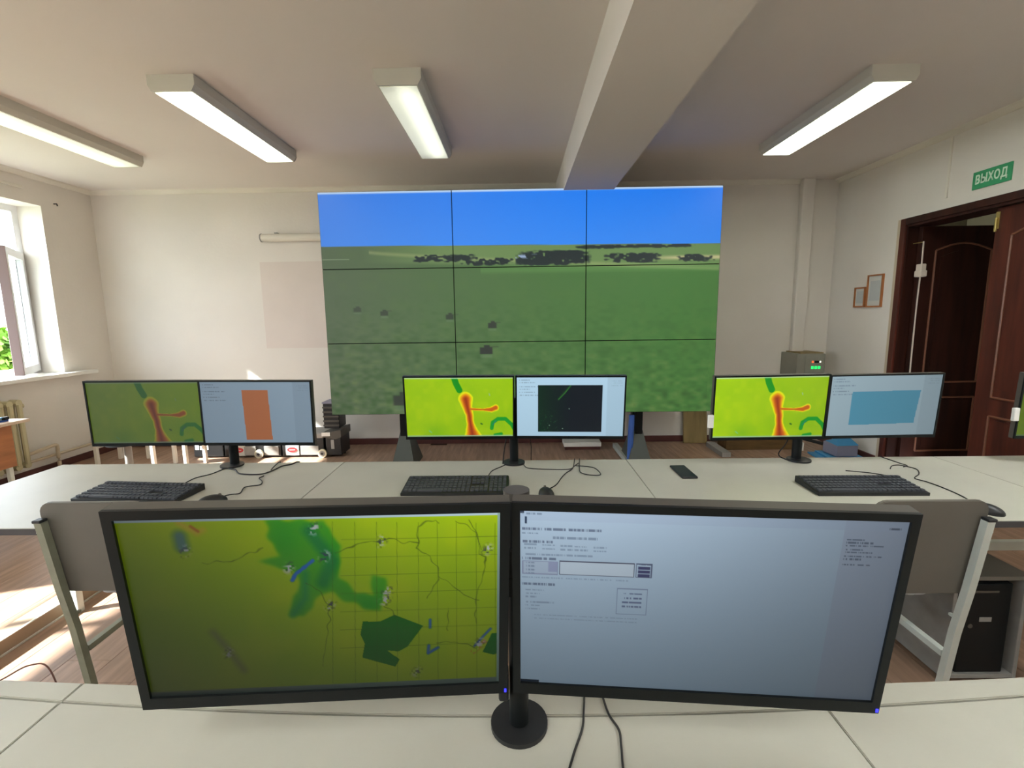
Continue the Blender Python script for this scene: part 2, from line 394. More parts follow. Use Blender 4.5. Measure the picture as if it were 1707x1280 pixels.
t = thing('pull_cord', 'thin cream cord with a plastic block hanging beside the open door leaf', 'cord', (XR + 0.05, 4.262, 0.72))
obj('cord', tube(B(), spline([(0, 0, 1.32), (0.002, 0, 1.1), (0, 0.004, 0.8), (-0.003, 0, 0.45), (0.0, 0, 0.05)], 6), 0.006, 6), M['cord'], t)
obj('cord_block', bx(bx(B(), -0.022, 0.022, -0.03, 0.03, 1.07, 1.13, 0.006), -0.028, 0.028, -0.038, 0.036, 1.02, 1.075, 0.008), M['cord'], t, label='cream plastic block')
obj('nail', tube(B(), [(0, 0, 1.315), (0, 0.108, 1.315)], 0.004, 6), M['brass'], t)

# corridor
struct('floor_corridor', bx(B(), XR + 0.22, 5.6, 1.6, 6.2, -0.1, 0), M['plank'])
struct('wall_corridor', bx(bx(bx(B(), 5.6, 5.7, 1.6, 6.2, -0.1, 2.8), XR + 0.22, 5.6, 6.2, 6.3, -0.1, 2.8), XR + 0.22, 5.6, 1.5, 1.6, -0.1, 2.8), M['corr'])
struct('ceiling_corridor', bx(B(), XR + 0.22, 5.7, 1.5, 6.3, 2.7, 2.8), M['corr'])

# outside
struct('ground_outside', bx(B(), -80, XL - 0.41, -40, 80, -4.2, -4.0), M['ground'])

# ================================================================ CEILING LAMPS
def lampmat(name, strength, skew, col=(0.96, 1.0, 0.78)):
    m = bpy.data.materials.new(name); m.use_nodes = True; nt = m.node_tree; b = nt.nodes['Principled BSDF']
    b.inputs['Base Color'].default_value = (0.8, 0.82, 0.7, 1); b.inputs['Roughness'].default_value = 0.4
    tc = nt.nodes.new('ShaderNodeTexCoord'); sp = nt.nodes.new('ShaderNodeSeparateXYZ'); nt.links.new(tc.outputs['Object'], sp.inputs[0])
    # two tubes behind the prismatic sheet: brighter bands along the length, weaker towards the ends
    def M_(op, a, bb=None):
        n = nt.nodes.new('ShaderNodeMath'); n.operation = op
        for i, v in enumerate((a, bb)):
            if v is None: continue
            if isinstance(v, (int, float)): n.inputs[i].default_value = v
            else: nt.links.new(v, n.inputs[i])
        return n.outputs[0]
    xa = M_('SUBTRACT', sp.outputs['X'], skew); q = M_('MULTIPLY', M_('MULTIPLY', xa, xa), -260.0); band = M_('EXPONENT', q)
    ya = M_('ABSOLUTE', sp.outputs['Y']); e = M_('SUBTRACT', 0.66, ya); e = M_('MULTIPLY', e, 6.0); e = M_('MINIMUM', e, 1.0)
    tot = M_('MULTIPLY', M_('ADD', M_('MULTIPLY', band, 0.7), 0.45), M_('ADD', M_('MULTIPLY', e, 0.6), 0.4))
    nt.links.new(M_('MULTIPLY', tot, strength), b.inputs['Emission Strength'])
    b.inputs['Emission Color'].default_value = tuple(col) + (1,)
    return m
lm = [lampmat('diffuser_a', 1.1, -0.03), lampmat('diffuser_b', 9.0, 0.0), lampmat('diffuser_c', 1.1, 0.035), lampmat('diffuser_d', 16.0, 0.0), lampmat('diffuser_rear', 50.0, 0.0, (0.96, 1.0, 0.97))]
def lamp(x, y, label, em):
    W_, L_, H_ = 0.27, 1.29, 0.088
    t = thing('ceiling_lamp', label, 'lamp', (x, y, ZC), group='ceiling lamps')
    b = B()
    a = [(-W_ / 2, 0), (W_ / 2, 0), (W_ / 2, -0.055), (W_ / 2 - 0.02, -H_), (-W_ / 2 + 0.02, -H_), (-W_ / 2, -0.055)]
    prism(b, a, -L_ / 2 + 0.012, L_ / 2 - 0.012, 'y')
    obj('lamp_housing', b, M['lamp'], t)
    for s in (-1, 1):
        q = B(); aa = [(p[0] * 1.012, p[1] * 1.02 if p[1] < 0 else 0) for p in a]
        prism(q, aa, s * (L_ / 2 - 0.012), s * L_ / 2, 'y'); obj('end_cap', q, M['lamp'], t)
    obj('diffuser', bx(B(), -W_ / 2 + 0.028, W_ / 2 - 0.028, -L_ / 2 + 0.02, L_ / 2 - 0.02, -H_ - 0.004, -H_ + 0.01), em, t)
    return t
lamp(-3.325, 3.645, 'dim ceiling lamp farthest left, cut by the left edge of the photo', lm[0])
lamp(-1.975, 3.58, 'brightest long ceiling lamp between the left edge lamp and the middle one', lm[1])
lamp(-0.665, 3.56, 'dim greenish ceiling lamp left of the beam', lm[2])
lamp(2.185, 3.62, 'ceiling lamp alone on the right of the beam', lm[3])
lamp(2.185, 1.25, 'unseen ceiling lamp added right of the beam to brighten the right wall', lm[4])  # added out of view to brighten the right wall
for k, x in enumerate((-2.6, -0.9, 2.18)): lamp(x, -0.9, 'ceiling lamp behind the camera over the rear of the room, %s' % ('left', 'middle', 'right')[k], lm[4])

# ================================================================ PICTURES FOR THE SCREENS
def inpoly(U, V, poly):
    ins = np.zeros(U.shape, bool); n = len(poly)
    for i in range(n):
        x0, y0 = poly[i]; x1, y1 = poly[(i + 1) % n]
        c = ((y0 > V) != (y1 > V)) & (U < (x1 - x0) * (V - y0) / (y1 - y0 + 1e-12) + x0); ins ^= c
    return ins
def dist(U, V, pts, asp=1.78):
    D = np.full(U.shape, 9.0); T = np.zeros(U.shape)
    for i in range(len(pts) - 1):
        x0, y0 = pts[i][0] * asp, pts[i][1]; x1, y1 = pts[i + 1][0] * asp, pts[i + 1][1]
        dx, dy = x1 - x0, y1 - y0; t = np.clip(((U * asp - x0) * dx + (V - y0) * dy) / (dx * dx + dy * dy + 1e-12), 0, 1)
        w0 = pts[i][2] if len(pts[i]) > 2 else 1; w1 = pts[i + 1][2] if len(pts[i + 1]) > 2 else 1
        dd = np.hypot(U * asp - x0 - t * dx, V - y0 - t * dy) / (w0 + (w1 - w0) * t); D = np.minimum(D, dd)
    return D
def vnoise(U, V, f, seed=0):
    g = np.random.RandomState(seed).rand(64, 64); x = (U * f * 1.78) % 63; y = (V * f) % 63
    xi = x.astype(int); yi = y.astype(int); fx = x - xi; fy = y - yi; fx = fx * fx * (3 - 2 * fx); fy = fy * fy * (3 - 2 * fy)
    xj = (xi + 1) % 64; yj = (yi + 1) % 64
    return (g[yi, xi] * (1 - fx) + g[yi, xj] * fx) * (1 - fy) + (g[yj, xi] * (1 - fx) + g[yj, xj] * fx) * fy
def mixc(A, c, w):
    w = np.clip(w, 0, 1)[..., None]; return A * (1 - w) + np.array(c, float) * w
def blank(U, c): return np.ones(U.shape + (3,)) * np.array(c, float)

def pic_relief(U, V):
    A = blank(U, (158, 198, 4))
    A = mixc(A, (120, 178, 6), vnoise(U, V, 4, 2) * 0.5); A = mixc(A, (185, 210, 10), (vnoise(U, V, 9, 3) - 0.5) * 0.7)
    A = mixc(A, (96, 165, 20), np.clip(1 - np.hypot((U - 0.27) * 2.2, (V - 0.93) * 1.5) / 0.35, 0, 1) * 0.5)
    A = mixc(A, (10, 142, 22), (0.055 - dist(U, V, [(0.455, -0.02), (0.475, 0.1), (0.505, 0.21)])) / 0.01)
    arc = [(0.80, 0.86), (0.81, 0.76), (0.86, 0.70), (0.93, 0.70), (0.99, 0.80), (1.02, 0.9)]
    A = mixc(A, (14, 150, 40), (0.035 - dist(U, V, arc)) / 0.008)
    A = mixc(A, (14, 150, 40), (0.03 - dist(U, V, [(0.83, 0.98), (0.89, 0.96)])) / 0.008)
    A = mixc(A, (20, 130, 110), (0.014 - dist(U, V, [(0.81, 0.80), (0.84, 0.73)])) / 0.01)
    ridge = [(0.56, 0.36, 1.35), (0.575, 0.50, 0.9), (0.59, 0.62, 0.75), (0.60, 0.78, 0.7), (0.61, 0.9, 1.1), (0.62, 1.02, 1.7)]
    br = [(0.60, 0.53, 0.28), (0.72, 0.54, 0.22), (0.80, 0.54, 0.5), (0.84, 0.51, 0.6)]
    D = np.minimum(dist(U, V, ridge), dist(U, V, br)) + (vnoise(U, V, 14, 5) - 0.5) * 0.012
    A = mixc(A, (228, 226, 8), (0.10 - D) / 0.012); A = mixc(A, (228, 160, 14), (0.078 - D) / 0.016)
    A = mixc(A, (196, 92, 12), (0.060 - D) / 0.024); A = mixc(A, (150, 50, 14), (0.034 - dist(U, V, ridge)) / 0.03)
    A = mixc(A, (50, 110, 30), (0.016 - dist(U, V, [(0.70, 0.78), (0.71, 0.79)])) / 0.006)
    A = mixc(A, (120, 190, 120), (0.014 - dist(U, V, [(0.21, 0.9), (0.23, 0.93)])) / 0.008)
    A = mixc(A, (150, 190, 150), (0.012 - dist(U, V, [(0.78, 0.27), (0.785, 0.30)])) / 0.008)
    A = mixc(A, (176, 206, 170), (V < 0.022) * 0.8); A = mixc(A, (150, 190, 160), (V > 0.982) * 0.8)
    return A
def textrow(A, U, V, u0, u1, v, h, c, s, w=0.75, run=110):
    g = np.random.RandomState(s).rand(400) ; idx = (U * run * 4).astype(int) % 400
    on = (U > u0) & (U < u1) & (np.abs(V - v) < h) & (g[idx] > 0.28)
    return mixc(A, c, on * w)
def pic_form(U, V, bg, box, col, extra=None):
    A = blank(U, bg); A = mixc(A, [v * 1.06 for v in bg], (1 - V) * 0.5)
    for i, v in enumerate((0.05, 0.09, 0.16, 0.20, 0.25, 0.30)): A = textrow(A, U, V, 0.02, 0.12 + 0.05 * (i % 3), v, 0.008, (110, 130, 150), i, 0.5)
    for i, v in enumerate((0.06, 0.10, 0.14)): A = textrow(A, U, V, 0.88, 0.98, v, 0.008, (120, 140, 158), i + 9, 0.45)
    A = mixc(A, [v * 0.93 for v in bg], (U > 0.84) * 0.6)
    m = inpoly(U, V, box); A[m] = col
    if extra is not None: A = extra(A, U, V)
    return A
def pic_orange(U, V): return pic_form(U, V, (176, 204, 226), [(0.372, 0.135), (0.61, 0.135), (0.625, 0.95), (0.385, 0.95)], (226, 132, 72))
def pic_radar(U, V):
    def ex(A, U, V):
        bxm = (U > 0.20) & (U < 0.80) & (V > 0.13) & (V < 0.93)
        g = np.clip(1 - (U - 0.2) / 0.3, 0, 1)[..., None]; col = np.array((2, 14, 26.)) * (1 - g) + np.array((0, 38, 20.)) * g
        A[bxm] = col[bxm]
        A = mixc(A, (70, 150, 40), ((0.009 - dist(U, V, [(0.39, 0.37), (0.45, 0.26), (0.50, 0.14)])) / 0.006) * bxm)
        A = mixc(A, (20, 90, 30), ((0.03 - dist(U, V, [(0.39, 0.37), (0.50, 0.14)])) / 0.03) * bxm * 0.6)
        A = mixc(A, (60, 160, 80), ((0.3 - dist(U, V, [(0.30, 0.8), (0.31, 0.8)])) / 0.3) * bxm * (vnoise(U, V, 60, 4) > 0.86) * 0.6)
        for p in ((0.49, 0.53), (0.305, 0.815), (0.43, 0.87)): A = mixc(A, (180, 220, 190), (0.010 - dist(U, V, [p, (p[0] + 0.001, p[1])])) / 0.006 * bxm)
        return A
    return pic_form(U, V, (170, 202, 222), [(0.2, 0.13), (0.8, 0.13), (0.8, 0.93), (0.2, 0.93)], (2, 20, 24), ex)
def pic_cyan(U, V): return pic_form(U, V, (178, 204, 216), [(0.205, 0.26), (0.825, 0.25), (0.80, 0.80), (0.20, 0.82)], (92, 170, 200))

def px2uv_left(x, y):
    v = (y - 866 + (x - 185) * 0.028) / 285.0; l = 186 + 66 * v; return ((x - l) / (835 - l), v)
def pic_map(U, V):
    A = blank(U, (176, 206, 2)); q = px2uv_left
    A = mixc(A, (140, 188, 4), vnoise(U, V, 3, 11) * 0.55); A = mixc(A, (200, 214, 6), (vnoise(U, V, 7, 12) - 0.5) * 0.6)
    gr = [q(*p) for p in ((430, 866), (530, 862), (560, 900), (558, 950), (590, 975), (615, 985), (612, 945), (640, 950), (628, 1005), (596, 1000), (540, 975), (512, 990), (500, 1015), (472, 1012), (490, 960), (478, 945), (425, 925), (455, 920), (440, 890))]
    D = inpoly(U + (vnoise(U, V, 18, 3) - 0.5) * 0.02, V + (vnoise(U, V, 18, 4) - 0.5) * 0.03, gr)
    D = D.astype(float)
    for _ in range(3):
        D = (D + np.roll(D, 2, 0) + np.roll(D, -2, 0) + np.roll(D, 2, 1) + np.roll(D, -2, 1)) / 5
    A = mixc(A, (38, 162, 34), D * 0.85 * (0.75 + 0.35 * vnoise(U, V, 8, 66)))
    A = mixc(A, (18, 140, 60), ((0.05 - dist(U, V, [q(505, 880), q(545, 925), q(530, 960)])) / 0.03) * 0.8)
    A = mixc(A, (20, 150, 90), ((0.03 - dist(U, V, [q(500, 945), q(500, 985), q(480, 1012)])) / 0.03) * 0.8)
    pg = [q(*p) for p in ((598, 1024), (628, 1024), (652, 1013), (702, 1032), (675, 1068), (660, 1076), (640, 1074), (662, 1090), (655, 1103), (625, 1094), (598, 1086), (602, 1062), (594, 1046))]
    A = mixc(A, (0, 124, 8), inpoly(U, V, pg) * 1.0)
    A = mixc(A, (0, 118, 20), inpoly(U, V, [q(*p) for p in ((822, 1046), (834, 1046), (834, 1080), (826, 1084), (806, 1079))]) * 1.0)
    A = mixc(A, (40, 112, 205), (0.013 + 0.010 * (vnoise(U, V, 40, 77) - 0.5) - dist(U, V, [q(512, 925), q(500, 935), q(484, 946), q(478, 956)])) / 0.01)
    A = mixc(A, (40, 110, 190), (0.012 - dist(U, V, [q(714, 1022), q(714, 1035)])) / 0.01)
    A = mixc(A, (40, 110, 190), (0.013 - dist(U, V, [q(712, 1066, ), q(711, 1080), q(728, 1070)])) / 0.01)
    A = mixc(A, (40, 100, 200), (0.011 - dist(U, V, [q(820, 1038), q(808, 1050), q(792, 1068)])) / 0.01)
    A = mixc(A, (190, 110, 80), (0.02 - dist(U, V, [q(790, 1078), q(810, 1060)])) / 0.02 * (vnoise(U, V, 60, 8) > 0.45))
    A = mixc(A, (90, 140, 130), (0.05 - dist(U, V, [q(292, 890), q(296, 905)])) / 0.03 * 0.8)
    A = mixc(A, (210, 190, 60), (0.025 - dist(U, V, [q(290, 870), q(320, 885), q(330, 880)])) / 0.02 * 0.8); A = mixc(A, (190, 120, 50), (0.012 - dist(U, V, [q(310, 875), q(322, 882)])) / 0.01)
    A = mixc(A, (130, 140, 110), (0.035 - dist(U, V, [q(348, 1040), q(375, 1070), q(400, 1105)])) / 0.03 * 0.65)
    for p, s in (((512, 880), 21), ((626, 898), 22), ((811, 910), 23), ((540, 1000), 24), ((637, 978), 25), ((634, 992), 26), ((300, 915), 27), ((530, 922), 28), ((470, 940), 29), ((798, 1066), 30), ((372, 1078), 31), ((690, 1116), 32)):
        a = q(*p); m = (0.035 - dist(U, V, [a, (a[0] + 0.008, a[1] - 0.02)])) / 0.03; r_ = vnoise(U, V, 90, s)
        A = mixc(A, (200, 205, 210), m * (r_ > 0.62)); A = mixc(A, (60, 60, 110), m * (r_ < 0.30) * 0.8)
    for xx in (545, 583, 620, 655, 692, 725, 758, 793, 826):
        A = mixc(A, (70, 100, 4), (0.0026 - dist(U, V, [q(xx, 866), q(xx + 4, 1130)])) / 0.002 * 0.45)
    for yy in (890, 918, 946, 975, 1005, 1035, 1066):
        A = mixc(A, (70, 100, 4), (0.0026 - dist(U, V, [q(560, yy + 3), q(834, yy - 4)])) / 0.002 * 0.45)
    roads = [((690, 905), (692, 870), (722, 862), (728, 868)), ((690, 905), (712, 918), (727, 936), (728, 955), (708, 985)), ((780, 862), (795, 885), (800, 912), (812, 918), (795, 980), (795, 1030)),
             ((760, 862), (790, 880), (803, 905)), ((728, 950), (752, 965), (772, 978), (800, 990)), ((542, 1005), (540, 1040), (532, 1100)), ((550, 914), (590, 900), (640, 890), (690, 900)),
             ((637, 1000), (655, 1015)), ((500, 960), (525, 975), (540, 1000)), ((330, 930), (380, 925), (430, 905)), ((745, 1000), (746, 1040)), ((728, 1062), (760, 1060), (795, 1070))]
    for rd in roads:
        A = mixc(A, (66, 88, 12), (0.0026 + 0.002 * vnoise(U, V, 30, 9) - dist(U + (vnoise(U, V, 26, 33) - 0.5) * 0.012, V + (vnoise(U, V, 26, 34) - 0.5) * 0.02, [q(*p) for p in rd])) / 0.003 * 0.6)
    A = mixc(A, (190, 215, 225), V < 0.018); A = mixc(A, (120, 140, 150), (V > 0.972) * 0.9); A = mixc(A, (150, 180, 170), (U > 0.993) * 1.0)
    return A
def pic_doc(U, V):
    A = blank(U, (186, 210, 232)); A = mixc(A, (164, 192, 214), V * 0.8)
    A = mixc(A, (170, 182, 206), (U > 0.845) * 0.55)
    A = mixc(A, (176, 196, 222), (V < 0.055) * 0.5); A = mixc(A, (60, 70, 90), (U < 0.01) * (V < 0.02))
    dk = (92, 106, 132); md = (122, 142, 166)
    A = mixc(A, (40, 60, 90), (U > 0.012) * (U < 0.019) * (V > 0.035) * (V < 0.075))
    A = textrow(A, U, V, 0.005, 0.06, 0.022, 0.005, md, 1); A = textrow(A, U, V, 0.005, 0.22, 0.10, 0.007, dk, 2); A = textrow(A, U, V, 0.005, 0.05, 0.125, 0.005, md, 3)
    A = textrow(A, U, V, 0.09, 0.21, 0.145, 0.006, md, 4); A = textrow(A, U, V, 0.005, 0.09, 0.168, 0.007, dk, 5)
    for k, v in enumerate((0.185, 0.205)):
        for a in (0.01, 0.06, 0.11, 0.15, 0.20): A = textrow(A, U, V, a, a + 0.035, v + a * 0.03, 0.0045, md, 6 + k, 0.6)
    A = textrow(A, U, V, 0.01, 0.20, 0.24, 0.005, md, 8, 0.6); A = textrow(A, U, V, 0.005, 0.10, 0.262, 0.007, dk, 9)
    def fr(A, u0, v0, u1, v1, c, fill=None):
        if fill is not None: A = mixc(A, fill, (U > u0) * (U < u1) * (V > v0) * (V < v1))
        e = (U > u0) & (U < u1) & (V > v0) & (V < v1) & ~((U > u0 + 0.003) & (U < u1 - 0.003) & (V > v0 + 0.005) & (V < v1 - 0.005))
        return mixc(A, c, e * 0.85)
    A = fr(A, 0.108, 0.27, 0.315, 0.348, (60, 60, 84), (198, 216, 232)); A = fr(A, 0.005, 0.275, 0.105, 0.35, (140, 150, 180), (176, 196, 218))
    A = mixc(A, (150, 160, 196), (U > 0.078) * (U < 0.102) * (V > 0.277) * (V < 0.335) * 0.8)
    for v in (0.285, 0.305, 0.325, 0.345): A = textrow(A, U, V, 0.01, 0.04, v, 0.004, md, 10)
    A = fr(A, 0.318, 0.27, 0.362, 0.348, (70, 78, 110))
    for v in (0.296, 0.316, 0.337): A = mixc(A, (66, 72, 116), (U > 0.324) * (U < 0.356) * (np.abs(V - v) < 0.0085))
    A = textrow(A, U, V, 0.325, 0.36, 0.275, 0.005, dk, 12)
    A = textrow(A, U, V, 0.005, 0.30, 0.368, 0.004, md, 13, 0.5); A = textrow(A, U, V, 0.005, 0.10, 0.405, 0.006, dk, 14)
    for v, w in ((0.44, 0.06), (0.46, 0.04), (0.48, 0.04), (0.51, 0.08), (0.53, 0.04), (0.55, 0.04)): A = textrow(A, U, V, 0.015, 0.015 + w, v, 0.004, md, int(v * 100), 0.6)
    A = fr(A, 0.27, 0.41, 0.355, 0.56, (130, 146, 176))
    for v in (0.44, 0.465, 0.49, 0.515): A = textrow(A, U, V, 0.285, 0.34, v, 0.005, (80, 90, 130), int(v * 200), 0.7)
    for v in (0.585, 0.605): A = textrow(A, U, V, 0.04, 0.33, v, 0.003, md, int(v * 300), 0.35)
    for k, v in enumerate((0.105, 0.12, 0.135, 0.155, 0.17, 0.19, 0.205, 0.235)): A = textrow(A, U, V, 0.855, 0.90 + 0.05 * ((k * 7) % 3) / 2, v, 0.004, (80, 96, 120), 50 + k, 0.7)
    A = textrow(A, U, V, 0.955, 0.99, 0.045, 0.005, (70, 84, 110), 60)
    A = mixc(A, (28, 44, 62), (U < 0.055) * (V > 0.985))
    return A

def pic_field(U, V):
    sky = blank(U, (64, 132, 235)); sky = mixc(sky, (18, 126, 252), U * 0.9); sky = mixc(sky, (96, 160, 240), V * 1.2)
    hz = 0.234 + 0.012 * U
    A = blank(U, (88, 104, 78)); A = mixc(A, (72, 120, 58), U * 1.1)
    n1 = vnoise(U, V, 22, 41); n2 = vnoise(U, V * 2.2, 60, 42)
    A = mixc(A, (96, 128, 62), (n1 - 0.5) * 0.5 * V); n3 = vnoise(U, V * 1.6, 34, 48) * 0.5 + vnoise(U * 0.6, V, 60, 49) * 0.5; A = mixc(A, (52, 84, 44), (n3 - 0.45) * 3.0 * np.clip(V - 0.42, 0, 1)); A = mixc(A, (128, 142, 84), (0.45 - n3) * 2.6 * np.clip(V - 0.5, 0, 1)); A = mixc(A, (60, 96, 46), (n2 - 0.5) * 1.2 * np.clip(V - 0.4, 0, 1))
    # pale fields towards the horizon
    A = mixc(A, (120, 146, 92), np.clip((U - 0.1) * 5, 0, 1) * (V > hz) * np.clip((0.31 + 0.05 * U - V) * 60, 0, 1) * 0.7)
    A = mixc(A, (172, 178, 120), (0.012 - np.abs(V - (0.262 + 0.10 * np.clip(U - 0.12, 0, 1) ** 0.8))) / 0.012 * (U > 0.12) * 0.45)
    A = mixc(A, (198, 190, 140), (0.014 - np.abs(V - 0.305)) / 0.01 * np.clip((U - 0.78) * 8, 0, 1) * 0.8)
    A = mixc(A, (104, 152, 84), (0.02 - np.abs(V - 0.345)) / 0.02 * (U > 0.4) * 0.5)
    def trees(A, u0, u1, v0, v1, s, dens):
        m = (U > u0) & (U < u1) & (V > v0) & (V < v1); r_ = vnoise(U, V * 1.8, 70, s) + vnoise(U, V * 1.8, 34, s + 1) * 0.6
        e = np.clip(1 - np.abs((V - (v0 + v1) / 2) / ((v1 - v0) / 2)) ** 2, 0, 1) * np.clip(np.minimum(U - u0, u1 - U) * 22 + 0.25, 0, 1)
        return mixc(A, (40, 50, 50), m * np.clip((r_ * e - (1 - dens)) * 6, 0, 1))
    A = trees(A, 0.22, 0.40, 0.27, 0.315, 51, 0.62); A = trees(A, 0.34, 0.50, 0.285, 0.335, 53, 0.5); A = trees(A, 0.49, 0.68, 0.26, 0.335, 55, 0.86)
    A = trees(A, 0.70, 0.86, 0.275, 0.33, 57, 0.72); A = trees(A, 0.89, 1.0, 0.285, 0.33, 59, 0.66); A = trees(A, 0.64, 0.94, 0.243, 0.262, 61, 0.8)
    A = mixc(A, (150, 170, 200), (0.012 - np.abs(V - 0.29)) / 0.01 * (np.abs(U - 0.52) < 0.03) * (vnoise(U, V, 80, 7) > 0.6))
    A = mixc(A, (132, 150, 118), (0.003 - np.abs(V - 0.292)) / 0.002 * (U > 0.0) * (U < 0.07) * 0.6)
    for u, v, w, h, dk in ((0.083, 0.515, 0.011, 0.010, 0.55), (0.152, 0.532, 0.011, 0.011, 0.65), (0.321, 0.552, 0.011, 0.012, 0.75), (0.428, 0.593, 0.012, 0.013, 0.9), (0.411, 0.705, 0.018, 0.017, 0.95), (0.192, 0.935, 0.030, 0.026, 0.85)):
        body = np.clip((1 - np.maximum(np.abs(U - u) / w, np.abs(V - v) / h)) * 5, 0, 1)
        tur = np.clip((1 - np.maximum(np.abs(U - u - w * 0.1) / (w * 0.45), np.abs(V - v + h) / (h * 0.6))) * 5, 0, 1)
        gun = np.clip((1 - np.maximum(np.abs(U - u - w * 1.1) / (w * 0.8), np.abs(V - v + h * 1.0) / (h * 0.16))) * 4, 0, 1)
        A = mixc(A, (52, 56, 52), np.maximum(body, tur) * dk); A = mixc(A, (60, 64, 58), gun * dk * 0.7)
        A = mixc(A, (120, 140, 112), np.clip((1 - np.maximum(np.abs(U - u) / w, np.abs(V - v - h * 1.5) / (h * 0.5))) * 3, 0, 1) * 0.3)
    S = (V < hz)[..., None]; A = np.where(S, sky, A)
    A = mixc(A, (96, 118, 96), (0.0015 - np.abs(V - hz)) / 0.001)
    A = mixc(A, (196, 220, 250), (0.011 - V) / 0.006)
    return A

def picture_mesh(name, w, h, nu, nv, fn, m, parent, u0=0, u1=1, v0=0, v1=1, y=0.0, cx=0.0, cz=0.0):
    """flat lit panel in the XZ plane facing -Y; the picture is a colour per vertex"""
    uu, vv = np.meshgrid(np.linspace(0, 1, nu + 1), np.linspace(0, 1, nv + 1))
    co = np.stack([cx + (uu - 0.5) * w, np.full(uu.shape, y), cz + (0.5 - vv) * h], -1).reshape(-1, 3)
    i = np.arange(nv)[:, None] * (nu + 1) + np.arange(nu)[None]; f = np.stack([i, i + nu + 1, i + nu + 2, i + 1], -1).reshape(-1, 4)
    me = bpy.data.meshes.new(name); me.vertices.add(len(co)); me.vertices.foreach_set('co', co.ravel().astype(np.float32))
    me.loops.add(f.size); me.loops.foreach_set('vertex_index', f.ravel().astype(np.int32))
    me.polygons.add(len(f)); me.polygons.foreach_set('loop_start', (np.arange(len(f)) * 4).astype(np.int32)); me.polygons.foreach_set('loop_total', np.full(len(f), 4, np.int32))
    me.update(calc_edges=True)
    A = lin(np.clip(fn(u0 + (u1 - u0) * uu, v0 + (v1 - v0) * vv), 0, 255)); c = np.ones((co.shape[0], 4), np.float32); c[:, :3] = A.reshape(-1, 3)
    at = me.attributes.new('picture', 'FLOAT_COLOR', 'POINT'); at.data.foreach_set('color', c.ravel())
    me.materials.append(m); o = bpy.data.objects.new(name, me); COL.objects.link(o); o.parent = parent
    return o

# ================================================================ VIDEO WALL
VW = thing('video_wall', 'big video wall of nine displays showing a green field under blue sky', 'video wall', (0.03, 4.5, 0), (0, 0, R(-0.3)))
vm = screen_mat('videowall_light', 1.0, 1.6)
pw, ph = 3.66 / 3, 2.06 / 3; zb = 0.525
for r_ in range(3):
    for c_ in range(3):
        p = obj('display_panel', bx(B(), -1.83 + c_ * pw + 0.001, -1.83 + (c_ + 1) * pw - 0.001, 0.0, 0.095, zb + (2 - r_) * ph + 0.001, zb + (3 - r_) * ph - 0.001, 0.002, 1), M['blackg'], VW)
        picture_mesh('screen', pw - 0.008, ph - 0.008, 170, 96, pic_field, vm, p, c_ / 3, (c_ + 1) / 3, r_ / 3, (r_ + 1) / 3, -0.0015, -1.83 + (c_ + 0.5) * pw, zb + (2.5 - r_) * ph)
for x in (-1.15, 1.14):
    obj('column', bx(B(), x - 0.05, x + 0.05, 0.10, 0.18, 0.30, 2.45, 0.004), M['black'], VW)
    b = B(); lo = [(x - 0.115, -0.06), (x + 0.115, -0.06), (x + 0.115, 0.34), (x - 0.115, 0.34)]; hi = [(x - 0.04, 0.06), (x + 0.04, 0.06), (x + 0.04, 0.20), (x - 0.04, 0.20)]
    v0 = [b.verts.new((p[0], p[1], 0.0)) for p in lo]; v1 = [b.verts.new((p[0], p[1], 0.34)) for p in hi]
    b.faces.new(v0[::-1]); b.faces.new(v1)
    for k in range(4): b.faces.new((v0[k], v0[(k + 1) % 4], v1[(k + 1) % 4], v1[k]))
    obj('foot', b, M['standgrey'], VW)
    obj('column_plate', bx(B(), x - 0.035, x + 0.035, 0.04, 0.10, 0.30, 0.54), M['blackg'], VW)
for z in (0.62, 1.25, 1.9, 2.45): obj('cross_rail', bx(B(), -1.7, 1.7, 0.096, 0.13, z - 0.03, z + 0.03), M['black'], VW)
obj('stand_floor_bar', tube(B(), [(1.03, 0.62, 0.03), (1.04, 0.05, 0.03)], 0.035, 4), M['steel'], VW, label='light grey floor bar')
tag(obj('blue_roll', tube(B(), spline([(1.085, 4.52, 0.0), (1.09, 4.52, 0.25), (1.10, 4.53, 0.49)], 4), 0.028, 10), M['bluedark'], None, True), 'blue plastic roll standing beside the right foot of the video wall', 'roll')

